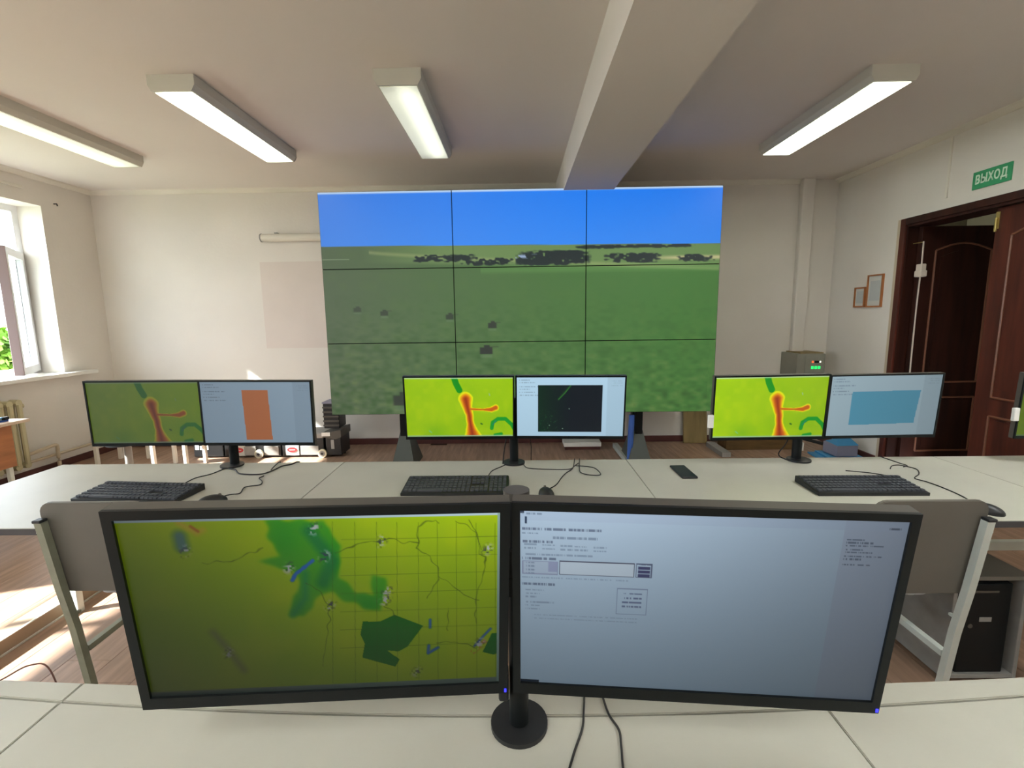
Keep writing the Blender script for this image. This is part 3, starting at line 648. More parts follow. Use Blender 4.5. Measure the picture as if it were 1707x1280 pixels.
# ================================================================ DESKS
def bow(x): return 0.048 * min(abs(x), 1.6) ** 2
def front_desk(x0, x1, lab):
    t = thing('desk', lab, 'desk', ((x0 + x1) / 2, 0.4, 0), group='front desk row'); ox, oy = (x0 + x1) / 2, 0.4
    n = 12; xs = [x0 + 0.0012 + (x1 - x0 - 0.0024) * k / n for k in range(n + 1)]
    pts = [(x - ox, 0.06 - oy) for x in (xs[0], xs[-1])] + [(x - ox, 0.750 + bow(x) - oy) for x in xs[::-1]]
    b = B(); prism(b, pts, 0.724, 0.750, 'z', 0.0015); obj('tabletop', b, M['desk'], t)
    pts = [(x - ox, 0.7545 + bow(x) - oy) for x in xs] + [(x - ox, 0.812 + bow(x) * 0.62 - oy) for x in xs[::-1]]
    b = B(); prism(b, pts, 0.724, 0.7495, 'z', 0.0015); obj('rear_strip', b, M['desk'], t)
    obj('edge_gap', bx(B(), x0 + 0.01 - ox, x1 - 0.01 - ox, 0.60 - oy, 0.76 - oy, 0.715, 0.7235), M['deskedge'], t)
    for x in (x0 + 0.05, x1 - 0.05):
        for y in (0.14, 0.70): obj('leg', bx(B(), x - ox - 0.02, x - ox + 0.02, y - oy - 0.02, y - oy + 0.02, 0, 0.724 if y < 0.5 else 0.715, 0.003), M['steel'], t)
    obj('modesty_panel', bx(B(), x0 + 0.08 - ox, x1 - 0.08 - ox, 0.69 - oy, 0.706 - oy, 0.30, 0.714), M['desk'], t)
front_desk(-0.857, 0.545, 'front grey desk carrying the two large monitors')
front_desk(-2.26, -0.857, 'front grey desk at the lower left corner with the thin loose cable')
front_desk(0.545, 1.95, 'front grey desk at the lower right corner, bare')

def mid_desk(x0, x1, lab):
    t = thing('desk', lab, 'desk', ((x0 + x1) / 2, 1.9, 0), group='middle desk row'); ox, oy = (x0 + x1) / 2, 1.9
    y0, y1 = 1.535, 2.262
    g_ = 0.0015
    obj('tabletop', bx(B(), x0 + g_ - ox, x1 - g_ - ox, y0 - oy, y1 - oy, 0.728, 0.750, 0.0012, 1), M['desk'], t)
    obj('edge_band', bx(B(), x0 + g_ - ox, x1 - g_ - ox, y0 - oy - 0.002, y0 - oy + 0.0, 0.726, 0.7475), M['deskedge'], t)
    for x in (x0 + 0.03, x1 - 0.03):
        for y in (y0 + 0.06, y1 - 0.06): obj('leg', bx(B(), x - ox - 0.017, x - ox + 0.017, y - oy - 0.017, y - oy + 0.017, 0, 0.728, 0.003), M['steel'], t)
        obj('side_rail', bx(B(), x - ox - 0.015, x - ox + 0.015, y0 + 0.08 - oy, y1 - 0.08 - oy, 0.69, 0.72), M['steel'], t)
    obj('rear_rail', bx(B(), x0 + 0.05 - ox, x1 - 0.05 - ox, y1 - 0.075 - oy, y1 - 0.045 - oy, 0.30, 0.345, 0.003), M['steel'], t)
M_SEAMS = [-2.26, -0.857, 0.525, 2.01, 3.40]
for k, l in enumerate(('middle-row grey desk farthest left, washed by window light', 'middle-row grey desk in the centre, directly behind the large monitors', 'middle-row grey desk holding the smartphone and the right keyboard', 'middle-row grey desk end piece by the door')):
    mid_desk(M_SEAMS[k], M_SEAMS[k + 1], l)

# ================================================================ MONITORS
def monitor(name, label, loc, yaw, tilt, roll, W_, H_, fn, m, nu, nv, chin=0.018, bz=0.008, led=None, group=None):
    t = thing(name, label, 'monitor', loc, (R(tilt), R(roll), R(yaw)), group, 'YXZ')
    dpt = 0.035
    # shell tapers to the back
    b = B()
    fr = [(-W_ / 2, -H_ / 2), (W_ / 2, -H_ / 2), (W_ / 2, H_ / 2), (-W_ / 2, H_ / 2)]
    v0 = [b.verts.new((p[0], 0.0, p[1])) for p in fr]; v1 = [b.verts.new((p[0], dpt * 0.6, p[1])) for p in fr]; v2 = [b.verts.new((p[0] * 0.8, dpt, p[1] * 0.75)) for p in fr]
    b.faces.new(v0); b.faces.new(v2[::-1])
    for A_, C_ in ((v0, v1), (v1, v2)):
        for k in range(4): b.faces.new((A_[k], C_[k], C_[(k + 1) % 4], A_[(k + 1) % 4]))
    bmesh.ops.recalc_face_normals(b, faces=b.faces[:])
    obj('shell', b, M['bezeltop'], t)
    b = B(); hz = 0.006
    bx(b, -W_ / 2, W_ / 2, -hz, 0, H_ / 2 - bz, H_ / 2); bx(b, -W_ / 2, W_ / 2, -hz, 0, -H_ / 2, -H_ / 2 + chin)
    bx(b, -W_ / 2, -W_ / 2 + bz, -hz, 0, -H_ / 2 + chin, H_ / 2 - bz); bx(b, W_ / 2 - bz, W_ / 2, -hz, 0, -H_ / 2 + chin, H_ / 2 - bz)
    obj('bezel', b, M['blackg'], t)
    picture_mesh('screen', W_ - 2 * bz, H_ - bz - chin, nu, nv, fn, m, t, y=-0.002, cz=(chin - bz) / 2)
    obj('mount_plate', bx(B(), -0.05, 0.05, dpt, dpt + 0.012, -0.05, 0.05, 0.003), M['black'], t)
    if led is not None: obj('power_led', bx(B(), led - 0.0016, led + 0.0016, -hz - 0.001, -hz, -H_ / 2 + 0.003, -H_ / 2 + 0.009), M['blueled'], t, label='glowing blue power light')
    return t
fm1 = screen_mat('front_left_light', 2.7, 8.0, -0.02, 0.004); fm2 = screen_mat('front_right_light', 1.55, 5.2, 0.02)
monitor('monitor', 'large front monitor on the left showing a green map', (-0.295, 0.652, 1.025), 4.3, 6.5, 1.1, 0.556, 0.335, pic_map, fm1, 520, 292, 0.020, 0.014, 0.2745, 'large front monitors')
monitor('monitor', 'large front monitor on the right showing a pale form page', (0.268, 0.662, 1.013), -3.6, 6.0, 0.8, 0.560, 0.337, pic_doc, fm2, 520, 292, 0.020, 0.012, 0.2765, 'large front monitors')
sc_ = 0.935
def mid(label, c, yaw, tilt, roll, fn, m, s=sc_, H_=0.323):
    loc = (c[0] * s, c[1] * s, CAMZ + (c[2] - CAMZ) * s)
    return monitor('monitor', label, loc, yaw, tilt, roll, 0.540 * s, H_ * s, fn, m, 210, 118, 0.013, 0.007, None, 'monitors of the middle row')
s0 = lambda n, st, k=4.0: screen_mat(n, st, k, 0.03, 0.03 if n.startswith('left') else 0.01)  # left screens get a paler base, window-light haze put into the colour
mid('middle-row monitor farthest left, dim green relief map', (-1.807, 2.255, 1.005), 3.0, 2.0, 0.7, pic_relief, s0('left_a', 0.50))
mid('middle-row monitor showing an orange rectangle', (-1.271, 2.27, 0.998), 1.8, 1.2, 0.9, pic_orange, s0('left_b', 0.52, 2.5))
mid('middle-row monitor with bright green relief map in front of the video wall', (-0.288, 2.305, 1.006), 1.2, 6.0, 0.5, pic_relief, s0('mid_a', 1.05, 2.5))
mid('middle-row monitor showing a dark radar square', (0.258, 2.32, 0.999), -2.0, 5.5, 0.3, pic_radar, s0('mid_b', 1.05, 2.5))
mid('middle-row monitor with bright green relief map left of the cyan one', (1.213, 2.275, 0.996), -1.7, 5.0, -0.7, pic_relief, s0('right_a', 1.35, 2.5))
mid('middle-row monitor showing a cyan rectangle, before the door', (1.790, 2.32, 0.989), -0.8, 4.2, -0.6, pic_cyan, s0('right_b', 1.0, 2.8))
mid('green monitor cut by the right edge of the photo', (2.665, 2.26, 0.995), -2.0, 3.0, -0.5, pic_relief, s0('edge_a', 0.62, 2.5))

def stand(x, y, ztop, rb, rp, label, front=False):
    t = thing('monitor_stand', label, 'stand', (x, y, 0.75), group='monitor stands')
    b = B(); cyl(b, (0, 0 if front else -0.022, 0.004), rb, 0.008, n=32); obj('base', b, M['black'], t, True)
    b = B(); cyl(b, (0, 0, (ztop - 0.75) / 2 + 0.004), rp, ztop - 0.75 - 0.008, n=20); obj('pole', b, M['blackg'], t, True)
    b = B(); cyl(b, (0, 0, ztop - 0.75 + 0.003), rp * 1.1, 0.008, n=20); obj('pole_cap', b, M['bezeltop'], t, True)
    return t
s1 = stand(-0.004, 0.735, 1.160, 0.049, 0.0165, 'round black stand base under the two large front monitors', True)
obj('clamp', bx(B(), -0.024, 0.024, -0.024, 0.024, 0.27, 0.33, 0.006), M['black'], s1)
obj('monitor_arm', bx(bx(B(), -0.35, 0.35, -0.026, -0.012, 0.255, 0.285), -0.03, 0.03, -0.02, 0.0, 0.25, 0.29), M['black'], s1)
obj('cable_clip', bx(B(), -0.034, -0.017, -0.020, -0.002, 0.06, 0.12, 0.004), M['black'], s1)
obj('top_disc', cyl(B(), (0.0, 0.0, 0.419), 0.021, 0.010, n=28), M['bezeltop'], s1, True)
for x, l in ((-1.387, 'black monitor stand on the left desk of the middle row'), (-0.022, 'black monitor stand in the centre of the middle row'), (1.338, 'black monitor stand on the right desk of the middle row')):
    s_ = stand(x, 2.240, 1.06, 0.052, 0.021, l)
    obj('monitor_arm', bx(B(), -0.34, 0.34, -0.016, 0.010, 0.245, 0.285), M['black'], s_)
s_ = stand(2.64, 2.240, 1.06, 0.052, 0.021, 'black monitor stand outside the right picture edge')
# thumb-sized white adapters stuck on the left rims of two monitors
for x, y, z, l in ((0.874, 2.128, 0.965, 'small white adapter on the left rim of the right green monitor'), (2.227, 2.118, 0.985, 'small white adapter beside the monitor at the right picture edge')):
    tag(obj('usb_adapter', bx(B(), x - 0.012, x + 0.012, y - 0.008, y + 0.008, z - 0.03, z + 0.03, 0.003), M['white']), l, 'adapter')

# ================================================================ KEYBOARDS, MICE, PHONE, CABLES
def keyboard(pts, label):
    """pts: front-left and front-right corners on the desk; depth 0.155"""
    (x0, y0), (x1, y1) = pts; L = math.hypot(x1 - x0, y1 - y0); a = math.atan2(y1 - y0, x1 - x0); Dp = 0.165
    t = thing('keyboard', label, 'keyboard', (x0, y0, 0.75), (0, 0, a), 'keyboards of the middle row')
    b = B(); prism(b, [(0, 0.0), (0.03, 0.0), (Dp, 0.0), (Dp, 0.026), (0.0, 0.012)], 0, L, 'x', 0.002); obj('keyboard_case', b, M['black'], t)
    sl = math.atan2(0.014, Dp); b = B()
    rows = [0.022, 0.045, 0.068, 0.091, 0.114, 0.145]
    kw = (L - 0.016) / 23.3
    for ri, y in enumerate(rows):
        x = 0.008; k = 0
        while k < 23:
            w = 1
            if k in (15, 19) : x += kw * 0.15 if k in (15, 19) else 0
            if ri == 0 and k == 3: w = 6
            if (ri in (1, 2) and k >= 15 and k < 18 and not (ri == 1 and k == 16)) and ri == 2: x += kw; k += 1; continue
            z = 0.0135 + y * math.tan(sl)
            bx(b, x + 0.0020, x + kw * w - 0.0020, y - 0.0080, y + 0.0080, z - 0.002, z + 0.005)
            x += kw * w; k += w
    obj('keys', b, M['key'], t, kind='stuff')
    return t
keyboard(((-1.765, 1.775), (-1.325, 1.735)), 'black keyboard on the left desk near the window')
keyboard(((-0.470, 1.802), (-0.043, 1.800)), 'black keyboard in the centre of the middle row')
keyboard(((1.150, 1.765), (1.570, 1.758)), 'black keyboard on the right desk before the cyan monitor')
def mouse(x, y, rz, label):
    t = thing('computer_mouse', label, 'mouse', (x, y, 0.75), (0, 0, rz), 'mice of the middle row')
    b = B(); bmesh.ops.create_icosphere(b, subdivisions=3, radius=1.0)
    for v in b.verts: v.co = Vector((v.co.x * 0.030, v.co.y * 0.052, max(v.co.z, -0.15) * 0.028 + 0.0045))
    obj('mouse_body', b, M['black'], t, True)
    obj('scroll_wheel', cyl(B(), (0, 0.026, 0.0265), 0.007, 0.007, 'x', 16), M['bezeltop'], t, True)
mouse(-1.185, 1.748, R(-60), 'black mouse beside the left keyboard'); mouse(0.108, 1.792, R(10), 'black mouse right of the centre keyboard'); mouse(1.630, 1.606, R(35), 'black mouse behind the chair backrest at the right')
t = thing('smartphone', 'black smartphone lying on the middle desk', 'phone', (0.733, 2.055, 0.75), (0, 0, R(1)))
obj('phone_body', bx(B(), -0.034, 0.034, -0.082, 0.082, 0, 0.009, 0.003), M['black'], t); obj('phone_screen', bx(B(), -0.031, 0.031, -0.078, 0.078, 0.0088, 0.0096), M['black'], t)

def cable(pts, label, r=0.0022, z=0.7525, grp=None, name='cable', m='cable'):
    if 'brown' in label: m = 'cordbrown'
    P = [(p[0], p[1], p[2] if len(p) > 2 else z) for p in pts]
    o = obj(name, tube(B(), spline(P, 8), r, 6), M[m], None, True); tag(o, label, 'cable', grp); return o
cable([(-1.425, 1.915, 0.772), (-1.445, 1.94), (-1.445, 2.033), (-1.408, 2.089), (-1.395, 2.168)], 'thin black cable from the left keyboard to the monitor stand')
cable([(-1.172, 1.79, 0.760), (-1.162, 1.831), (-1.133, 1.844), (-1.152, 1.913), (-1.104, 1.94), (-1.118, 1.985), (-1.152, 2.025), (-1.148, 2.057)], 'thin black cable of the left mouse')
cable([(-1.375, 2.168), (-1.331, 2.147), (-1.283, 2.094), (-1.226, 2.076), (-1.169, 2.082), (-1.145, 2.133), (-1.134, 2.195), (-1.103, 2.222), (-1.087, 2.262), (-1.085, 2.275, 0.72), (-1.085, 2.29, 0.5)], 'black cable bundle running over the far edge of the left desk', 0.0035)
cable([(-1.159, 2.142), (-1.170, 2.19), (-1.178, 2.262), (-1.18, 2.275, 0.72), (-1.18, 2.29, 0.52)], 'short black cable branching to the far edge of the left desk')
cable([(-0.150, 1.965, 0.772), (-0.139, 2.01), (-0.122, 2.095), (-0.083, 2.155), (-0.062, 2.185)], 'thin black cable from the centre keyboard to the stand')
cable([(0.112, 1.845, 0.758), (0.129, 1.87), (0.158, 1.915), (0.186, 1.997), (0.213, 2.06), (0.25, 2.127), (0.274, 2.262), (0.275, 2.275, 0.72), (0.275, 2.29, 0.5)], 'thin black cable of the centre mouse going over the desk edge')
cable([(0.022, 2.20), (0.035, 2.143), (0.065, 2.124), (0.125, 2.113), (0.229, 2.11), (0.259, 2.154), (0.285, 2.2)], 'black cable from the centre stand to the cable loop')
cable([(0.298, 2.262), (0.280, 2.126), (0.277, 2.058), (0.304, 2.025), (0.348, 2.016), (0.362, 2.04), (0.348, 2.116), (0.308, 2.143), (0.267, 2.153)], 'coiled black cable loop on the centre desk', 0.0022, 0.755)
cable([(1.45, 2.055), (1.501, 2.036), (1.54, 2.018), (1.58, 1.982), (1.606, 1.951)], 'black cable behind the right keyboard')
cable([(1.663, 2.077), (1.70, 2.115), (1.737, 2.127), (1.757, 2.109), (1.77, 2.065), (1.728, 2.002), (1.667, 1.949), (1.68, 1.905), (1.686, 1.842), (1.68, 1.752), (1.645, 1.664, 0.758)], 'long looping black cable of the right mouse')
cable([(1.755, 2.262), (1.762, 2.20), (1.765, 2.153), (1.77, 2.117), (1.74, 2.10)], 'short black cable at the far edge of the right desk')
cable([(0.120, 0.812, 0.70), (0.118, 0.811, 0.750), (0.117, 0.796), (0.111, 0.76), (0.103, 0.722), (0.081, 0.67), (0.05, 0.58), (0.03, 0.45), (0.05, 0.25), (0.045, 0.062), (0.045, 0.045, 0.745), (0.045, 0.045, 0.55)], 'black cable on the front desk right of the stand, left one of two', 0.0020)
cable([(0.150, 0.812, 0.70), (0.150, 0.811, 0.750), (0.150, 0.795), (0.154, 0.753), (0.165, 0.72), (0.162, 0.688), (0.155, 0.62), (0.155, 0.45), (0.13, 0.25), (0.12, 0.062), (0.12, 0.045, 0.745), (0.12, 0.045, 0.55)], 'black cable on the front desk right of the stand, right one of two', 0.0020)
cable([(-1.045, 0.80, 0.752), (-1.019, 0.835, 0.757), (-1.001, 0.872, 0.758), (-0.975, 0.885, 0.735), (-0.96, 0.89, 0.60), (-0.96, 0.90, 0.4)], 'thin brown cable arching over the far edge of the front desk at left', 0.0015)
cable([(-0.075, 2.20, 0.753), (-0.07, 2.24, 0.80), (-0.05, 2.262, 0.90), (-0.03, 2.262, 0.98)], 'black cable hanging behind the centre monitor stand', 0.003)
cable([(0.03, 2.262, 0.95), (0.06, 2.275, 0.84), (0.062, 2.29, 0.74)], 'thin black cable dangling right of the centre stand', 0.002)
cable([(1.285, 2.20, 0.753), (1.25, 2.235, 0.775), (1.30, 2.26, 0.83), (1.33, 2.262, 0.93)], 'black cable beside the right monitor stand', 0.003)

# ================================================================ CHAIRS
def chair(x, y, label, w=0.40, steel='steel'):
    """school chair seen from behind: back leans toward -y, seat toward +y; local origin on the floor under the rear legs"""
    t = thing('chair', label, 'chair', (x, y, 0), group='chairs at the middle desks')
    S = M[steel]
    for s in (-1, 1):
        xx = s * w / 2
        b = B(); tube(b, [(xx, 0.0, 0.0), (xx, -0.016, 0.18), (xx, -0.040, 0.40), (xx, -0.066, 0.56), (xx, -0.100, 0.815)], 0.0165, 4); obj('leg', b, S, t)
        b = B(); tube(b, [(xx, 0.40, 0.0), (xx, 0.38, 0.43)], 0.0165, 4); obj('leg', b, S, t)
        obj('side_rail', tube(B(), [(xx, -0.012, 0.30), (xx, 0.38, 0.30)], 0.015, 4), S, t)
        obj('seat_rail', tube(B(), [(xx, 0.14, 0.427), (xx, 0.38, 0.427)], 0.014, 4), S, t)
        obj('seat_bracket', tube(B(), [(xx, -0.044, 0.447), (xx, -0.015, 0.447)], 0.006, 4), S, t)
        obj('leg_cap', bx(B(), xx - 0.014, xx + 0.014, -0.116, -0.088, 0.812, 0.822, 0.003), M['black'], t)
        for z, yy in ((0.775, -0.094), (0.585, -0.068)): obj('bolt', cyl(B(), (xx + s * 0.014, yy, z), 0.007, 0.010, 'x', 10), M['steel'], t)
    obj('stretcher', tube(B(), [(-w / 2, 0.19, 0.30), (w / 2, 0.19, 0.30)], 0.013, 4), S, t)
    # back board, rounded corners, in the leaning plane
    hw = w / 2 + 0.012; z0, z1, r_ = 0.0, 0.338, 0.042; pts = []
    for cx_, cz_, a0 in ((hw - r_, z1 - r_, 0), (-hw + r_, z1 - r_, 90), (-hw + r_ * 0.5, z0 + r_ * 0.5, 180), (hw - r_ * 0.5, z0 + r_ * 0.5, 270)):
        rr = r_ if cz_ > 0.1 else r_ * 0.5
        for k in range(6): a = R(a0 + 18 * k); pts.append((cx_ + rr * math.cos(a), cz_ + rr * math.sin(a)))
    b = B(); prism(b, pts, 0.0, 0.013, 'y', 0.002); o = obj('backrest', b, M['chairgrey'], t)
    o.location = (0, -0.046, 0.538); o.rotation_euler = (R(8.0), 0, 0)
    pts = []; hs = w / 2 + 0.035
    for cx_, cy_, a0 in ((hs - 0.03, 0.41, 0), (-hs + 0.03, 0.41, 90), (-hs + 0.03, 0.13, 180), (hs - 0.03, 0.13, 270)):
        for k in range(5): a = R(a0 + 22.5 * k); pts.append((cx_ + 0.03 * math.cos(a), cy_ + 0.03 * math.sin(a)))
    b = B(); prism(b, pts, 0.442, 0.455, 'z', 0.002); obj('seat', b, M['seat'], t)
    return t
chair(-1.38, 1.545, 'grey-backed steel chair left of the large monitors, in the sunlight', 0.33, 'steelgreen')
chair(1.270, 1.500, 'grey-backed steel chair right of the large monitors, beside the computer tower', 0.33)

# computer tower in an open holder under the right desk
t = thing('tower_holder', 'grey open computer holder standing on the floor under the right desk', 'holder', (1.80, 1.70, 0))
obj('top_board', bx(B(), -0.14, 0.14, 0.0, 0.46, 0.435, 0.452, 0.002), M['chairgrey'], t)
obj('side_board', bx(B(), -0.14, -0.124, 0.01, 0.45, 0.012, 0.435, 0.002), M['casegrey'], t)
obj('side_board', bx(B(), 0.124, 0.14, 0.01, 0.45, 0.012, 0.435, 0.002), M['casegrey'], t)
obj('bottom_board', bx(B(), -0.124, 0.124, 0.01, 0.45, 0.018, 0.036, 0.002), M['casegrey'], t)
for x in (-0.12, 0.12):
    for y in (0.04, 0.42): obj('caster', cyl(B(), (x, y, 0.009), 0.009, 0.02, 'x', 14), M['black'], t)
t = thing('computer_tower', 'black computer tower with a small silver badge beside the right chair', 'computer', (1.80, 1.72, 0.036))
obj('tower_case', bx(B(), -0.092, 0.092, 0.012, 0.40, 0, 0.375, 0.004), M['black'], t)
obj('front_bezel', bx(B(), -0.092, 0.092, 0.0, 0.012, 0, 0.375, 0.004), M['blackg'], t)
obj('badge', bx(B(), -0.022, 0.024, -0.002, 0.0, 0.218, 0.236), M['casegrey'], t, label='small silver badge plate')
obj('power_button', cyl(B(), (-0.055, -0.001, 0.20), 0.009, 0.004, 'y', 18), M['bezeltop'], t)
obj('drive_slot', bx(B(), -0.06, 0.04, -0.0015, 0.0, 0.338, 0.346), M['bezeltop'], t)
tag(obj('desk_foot_block', bx(B(), 2.03, 2.12, 1.66, 1.74, 0, 0.06, 0.006), M['casegrey']), 'pale grey plastic block on the floor right of the computer tower', 'block')

# floor cable duct at the left
t = thing('floor_cable_duct', 'beige plastic cable duct running along the floor at the left', 'duct', (-2.315, 1.9, 0))
obj('duct_body', bx(B(), -0.055, 0.035, -1.1, 1.6, 0.0, 0.068, 0.004), M['ducttop'], t)
obj('duct_lip', bx(B(), 0.035, 0.043, -1.1, 1.6, 0.0, 0.007), M['trim'], t); obj('duct_lip', bx(B(), 0.026, 0.038, -1.1, 1.6, 0.0665, 0.071), M['trim'], t)

# ================================================================ BACK WALL THINGS
t = thing('projector_screen', 'rolled-up white projector screen tube on the back wall, running behind the video wall', 'projector screen', (-2.755, 5.32, 2.325))
obj('screen_tube', tube(B(), [(0.0, 0, 0), (1.75, 0, 0.0)], 0.042, 20), M['trim'], t, True)
obj('tube_end_cap', tube(B(), [(-0.012, 0, 0), (0.0, 0, 0)], 0.045, 20), M['casegrey'], t, True)
obj('tube_end_cap', tube(B(), [(1.75, 0, 0), (1.762, 0, 0)], 0.045, 20), M['casegrey'], t, True)
for x in (0.15, 1.6): obj('bracket', bx(B(), x - 0.015, x + 0.015, 0.0, 0.05, 0.03, 0.055), M['casegrey'], t)

t = thing('control_box', 'grey wall-mounted control box with green and amber lights in the far right corner', 'control box', (3.10, 5.06, 0.74))
obj('box_body', bx(B(), -0.145, 0.155, 0.0, 0.31, 0, 0.275, 0.006), M['cabinet'], t)
obj('box_door', bx(B(), -0.06, 0.145, -0.008, 0.0, 0.01, 0.262, 0.003), M['cabinet'], t)
obj('top_board', bx(B(), -0.09, 0.15, 0.03, 0.31, 0.275, 0.287), M['khaki'], t)
for k in range(3): obj('green_light', bx(B(), 0.005 + 0.035 * k, 0.030 + 0.035 * k, -0.012, -0.008, 0.115, 0.145), M['greenled'], t)
obj('amber_light', bx(B(), 0.008, 0.028, -0.012, -0.008, 0.18, 0.20), M['redled'], t)
obj('display_window', bx(B(), 0.038, 0.082, -0.012, -0.008, 0.178, 0.202), M['blackg'], t)
obj('white_light', bx(B(), 0.09, 0.104, -0.012, -0.008, 0.18, 0.20), M['whiteled'], t)

# wooden boards and boxes under the right half of the video wall
tag(obj('plywood_board', bx(bx(B(), -0.13, 0.13, -0.01, 0.01, 0, 0.62), -0.13, -0.10, 0.01, 0.02, 0, 0.62), M['khaki']), 'khaki plywood board leaning on the back wall right of the video wall foot', 'board')
o = bpy.data.objects['plywood_board']; o.location = (2.0, 5.27, 0.004); o.rotation_euler = (R(-8), 0, 0)
tag(obj('wooden_box', bx(bx(B(), 2.22, 3.0, 4.98, 5.20, 0.0, 0.115, 0.004), 2.20, 3.02, 4.97, 5.21, 0.115, 0.128, 0.002), M['brownboard']), 'long low brown wooden box on the floor under the right monitors', 'box')
tag(obj('floor_strip', bx(B(), 2.07, 2.16, 4.72, 5.14, 0, 0.05, 0.004), M['casegrey']), 'pale plastic strip on the floor left of the brown box', 'strip')
t = thing('white_floor_box', 'low white box on the floor below the radar monitor', 'box', (0.70, 5.14, 0))
obj('box_body', bx(B(), -0.19, 0.19, -0.09, 0.09, 0, 0.035), M['base'], t); obj('box_lid', bx(B(), -0.205, 0.20, -0.10, 0.10, 0.035, 0.082, 0.004), M['white'], t)
t = thing('card_box', 'blue and violet cardboard box beside the door casing', 'box', (3.215, 4.56, 0), (0, 0, R(4)))
obj('box_body', bx(B(), -0.10, 0.11, 0.0, 0.20, 0.045, 0.155, 0.003), M['greyviolet'], t)
b = B(); v = [b.verts.new(p) for p in ((-0.105, -0.005, 0.155), (0.112, -0.005, 0.155), (0.10, 0.20, 0.158), (-0.08, 0.20, 0.158), (-0.03, 0.11, 0.205), (0.09, 0.10, 0.215))]
for f in ((0, 1, 5, 4), (1, 2, 5), (2, 3, 4, 5), (3, 0, 4), (0, 3, 2, 1)): b.faces.new([v[i] for i in f])
bmesh.ops.recalc_face_normals(b, faces=b.faces[:]); obj('lid', b, M['blue'], t, label='blue folded lid')
t = thing('blue_folder', 'blue card folders lying on the floor under the violet box', 'folder', (3.19, 4.60, 0), (0, 0, R(-6)))
obj('folder_sheet', bx(B(), -0.21, 0.17, -0.16, 0.22, 0.0, 0.018, 0.002), M['blue'], t); obj('folder_sheet', bx(B(), -0.15, 0.19, -0.14, 0.20, 0.018, 0.038, 0.002), M['blue'], t)
tag(obj('pipe_stub', tube(B(), [(3.05, 5.10, 0.0), (3.05, 5.10, 0.10), (3.25, 4.98, 0.06)], 0.018, 8), M['cable']), 'dark bent pipe on the floor behind the blue folders', 'pipe')
tag(obj('white_peg', bx(B(), 2.985, 3.012, 4.92, 4.95, 0.0, 0.09, 0.003), M['white']), 'small white peg on the floor beside the brown box', 'peg')

# wheeled equipment cases on the floor at the left of the back wall
def case(x0, x1, label, red_at, wheels, greys, mark=False):
    K = 0.966; x0 *= K; x1 *= K; red_at = [v * K for v in red_at]; wheels = [v * K for v in wheels]; greys = [(a * K, c * K) for a, c in greys]
    t = thing('equipment_case', label, 'equipment case', ((x0 + x1) / 2, 4.87, 0), group='equipment cases by the back wall'); ox = (x0 + x1) / 2; hw = (x1 - x0) / 2
    obj('case_body', bx(B(), -hw, hw, 0.0, 0.28, 0.014, 0.20, 0.006), M['black'], t); obj('case_lid', bx(B(), -hw, hw, -0.004, 0.284, 0.202, 0.26, 0.008), M['casegrey'], t)
    for a, c in greys: obj('front_panel', bx(B(), a - ox, c - ox, -0.012, 0.0, 0.025, 0.125, 0.004), M['casegrey'], t)
    for a in red_at:
        obj('label_plate', bx(B(), a - ox - 0.07, a - ox + 0.07, -0.010, 0.0, 0.022, 0.13, 0.003), M['paper'], t)
        b = B(); cyl(b, (0, 0, 0), 1.0, 1.0, 'y', 20)
        for v in b.verts: v.co = Vector((a - ox + v.co.x * 0.052, -0.0125 + v.co.y * 0.004, 0.085 + v.co.z * 0.027))
        obj('red_label', b, M['red'], t, label='red oval label')
        obj('label_stripe', bx(B(), a - ox - 0.030, a - ox + 0.030, -0.016, -0.0145, 0.081, 0.088), M['paper'], t)
    for a in wheels:
        obj('wheel', cyl(B(), (a - ox, -0.025, 0.046), 0.046, 0.022, 'y', 28), M['shoe'], t, True); obj('wheel_rim', cyl(B(), (a - ox, -0.037, 0.046), 0.030, 0.004, 'y', 24), M['casegrey'], t, True)
        obj('wheel_hub', cyl(B(), (a - ox, -0.040, 0.046), 0.014, 0.006, 'y', 16), M['black'], t, True)
    if mark:
        for k, (a, c, h) in enumerate(((-0.14, -0.10, 0.05), (-0.09, -0.06, 0.04), (-0.05, 0.0, 0.05))): obj('print_mark', bx(B(), a, c, -0.0015, 0.0, 0.09, 0.09 + h), M['white'], t)
    return t
case(-3.56, -3.235, 'black equipment case with a white printed mark, leftmost by the back wall', [], [], [], True)
case(-3.22, -2.60, 'equipment case with a red oval label behind the left monitor stand', [-3.06], [-2.83], [(-3.0, -2.87), (-2.78, -2.62)])
case(-2.585, -2.125, 'equipment case with a red oval label and white wheel near the black crate tower', [-2.47], [-2.135], [(-2.38, -2.18)])
t = thing('crate_tower', 'black ribbed crate on a rolling tool box left of the video wall', 'tool box', (-1.94, 4.90, 0))
obj('tool_box_body', bx(B(), -0.085, 0.075, -0.04, 0.22, 0.02, 0.22, 0.006), M['black'], t)
obj('tool_box_side', bx(B(), -0.03, 0.005, -0.048, -0.04, 0.09, 0.19, 0.003), M['casegrey'], t)
b = B(); prism(b, [(-0.10, 0.262), (0.09, 0.30), (0.09, 0.222), (0.03, 0.20), (-0.10, 0.222)], -0.07, 0.22, 'y'); obj('tool_tray', b, M['bezeltop'], t)
obj('tray_flap', bx(B(), -0.11, -0.02, -0.078, -0.07, 0.235, 0.275, 0.002), M['white'], t, label='pale tray flap')
obj('upper_crate', bx(B(), -0.11, 0.055, 0.0, 0.20, 0.30, 0.565, 0.008), M['black'], t)
for k in range(5): obj('crate_rib', bx(B(), -0.112, 0.057, -0.010, 0.0, 0.325 + 0.048 * k, 0.343 + 0.048 * k, 0.003), M['bezeltop'], t)
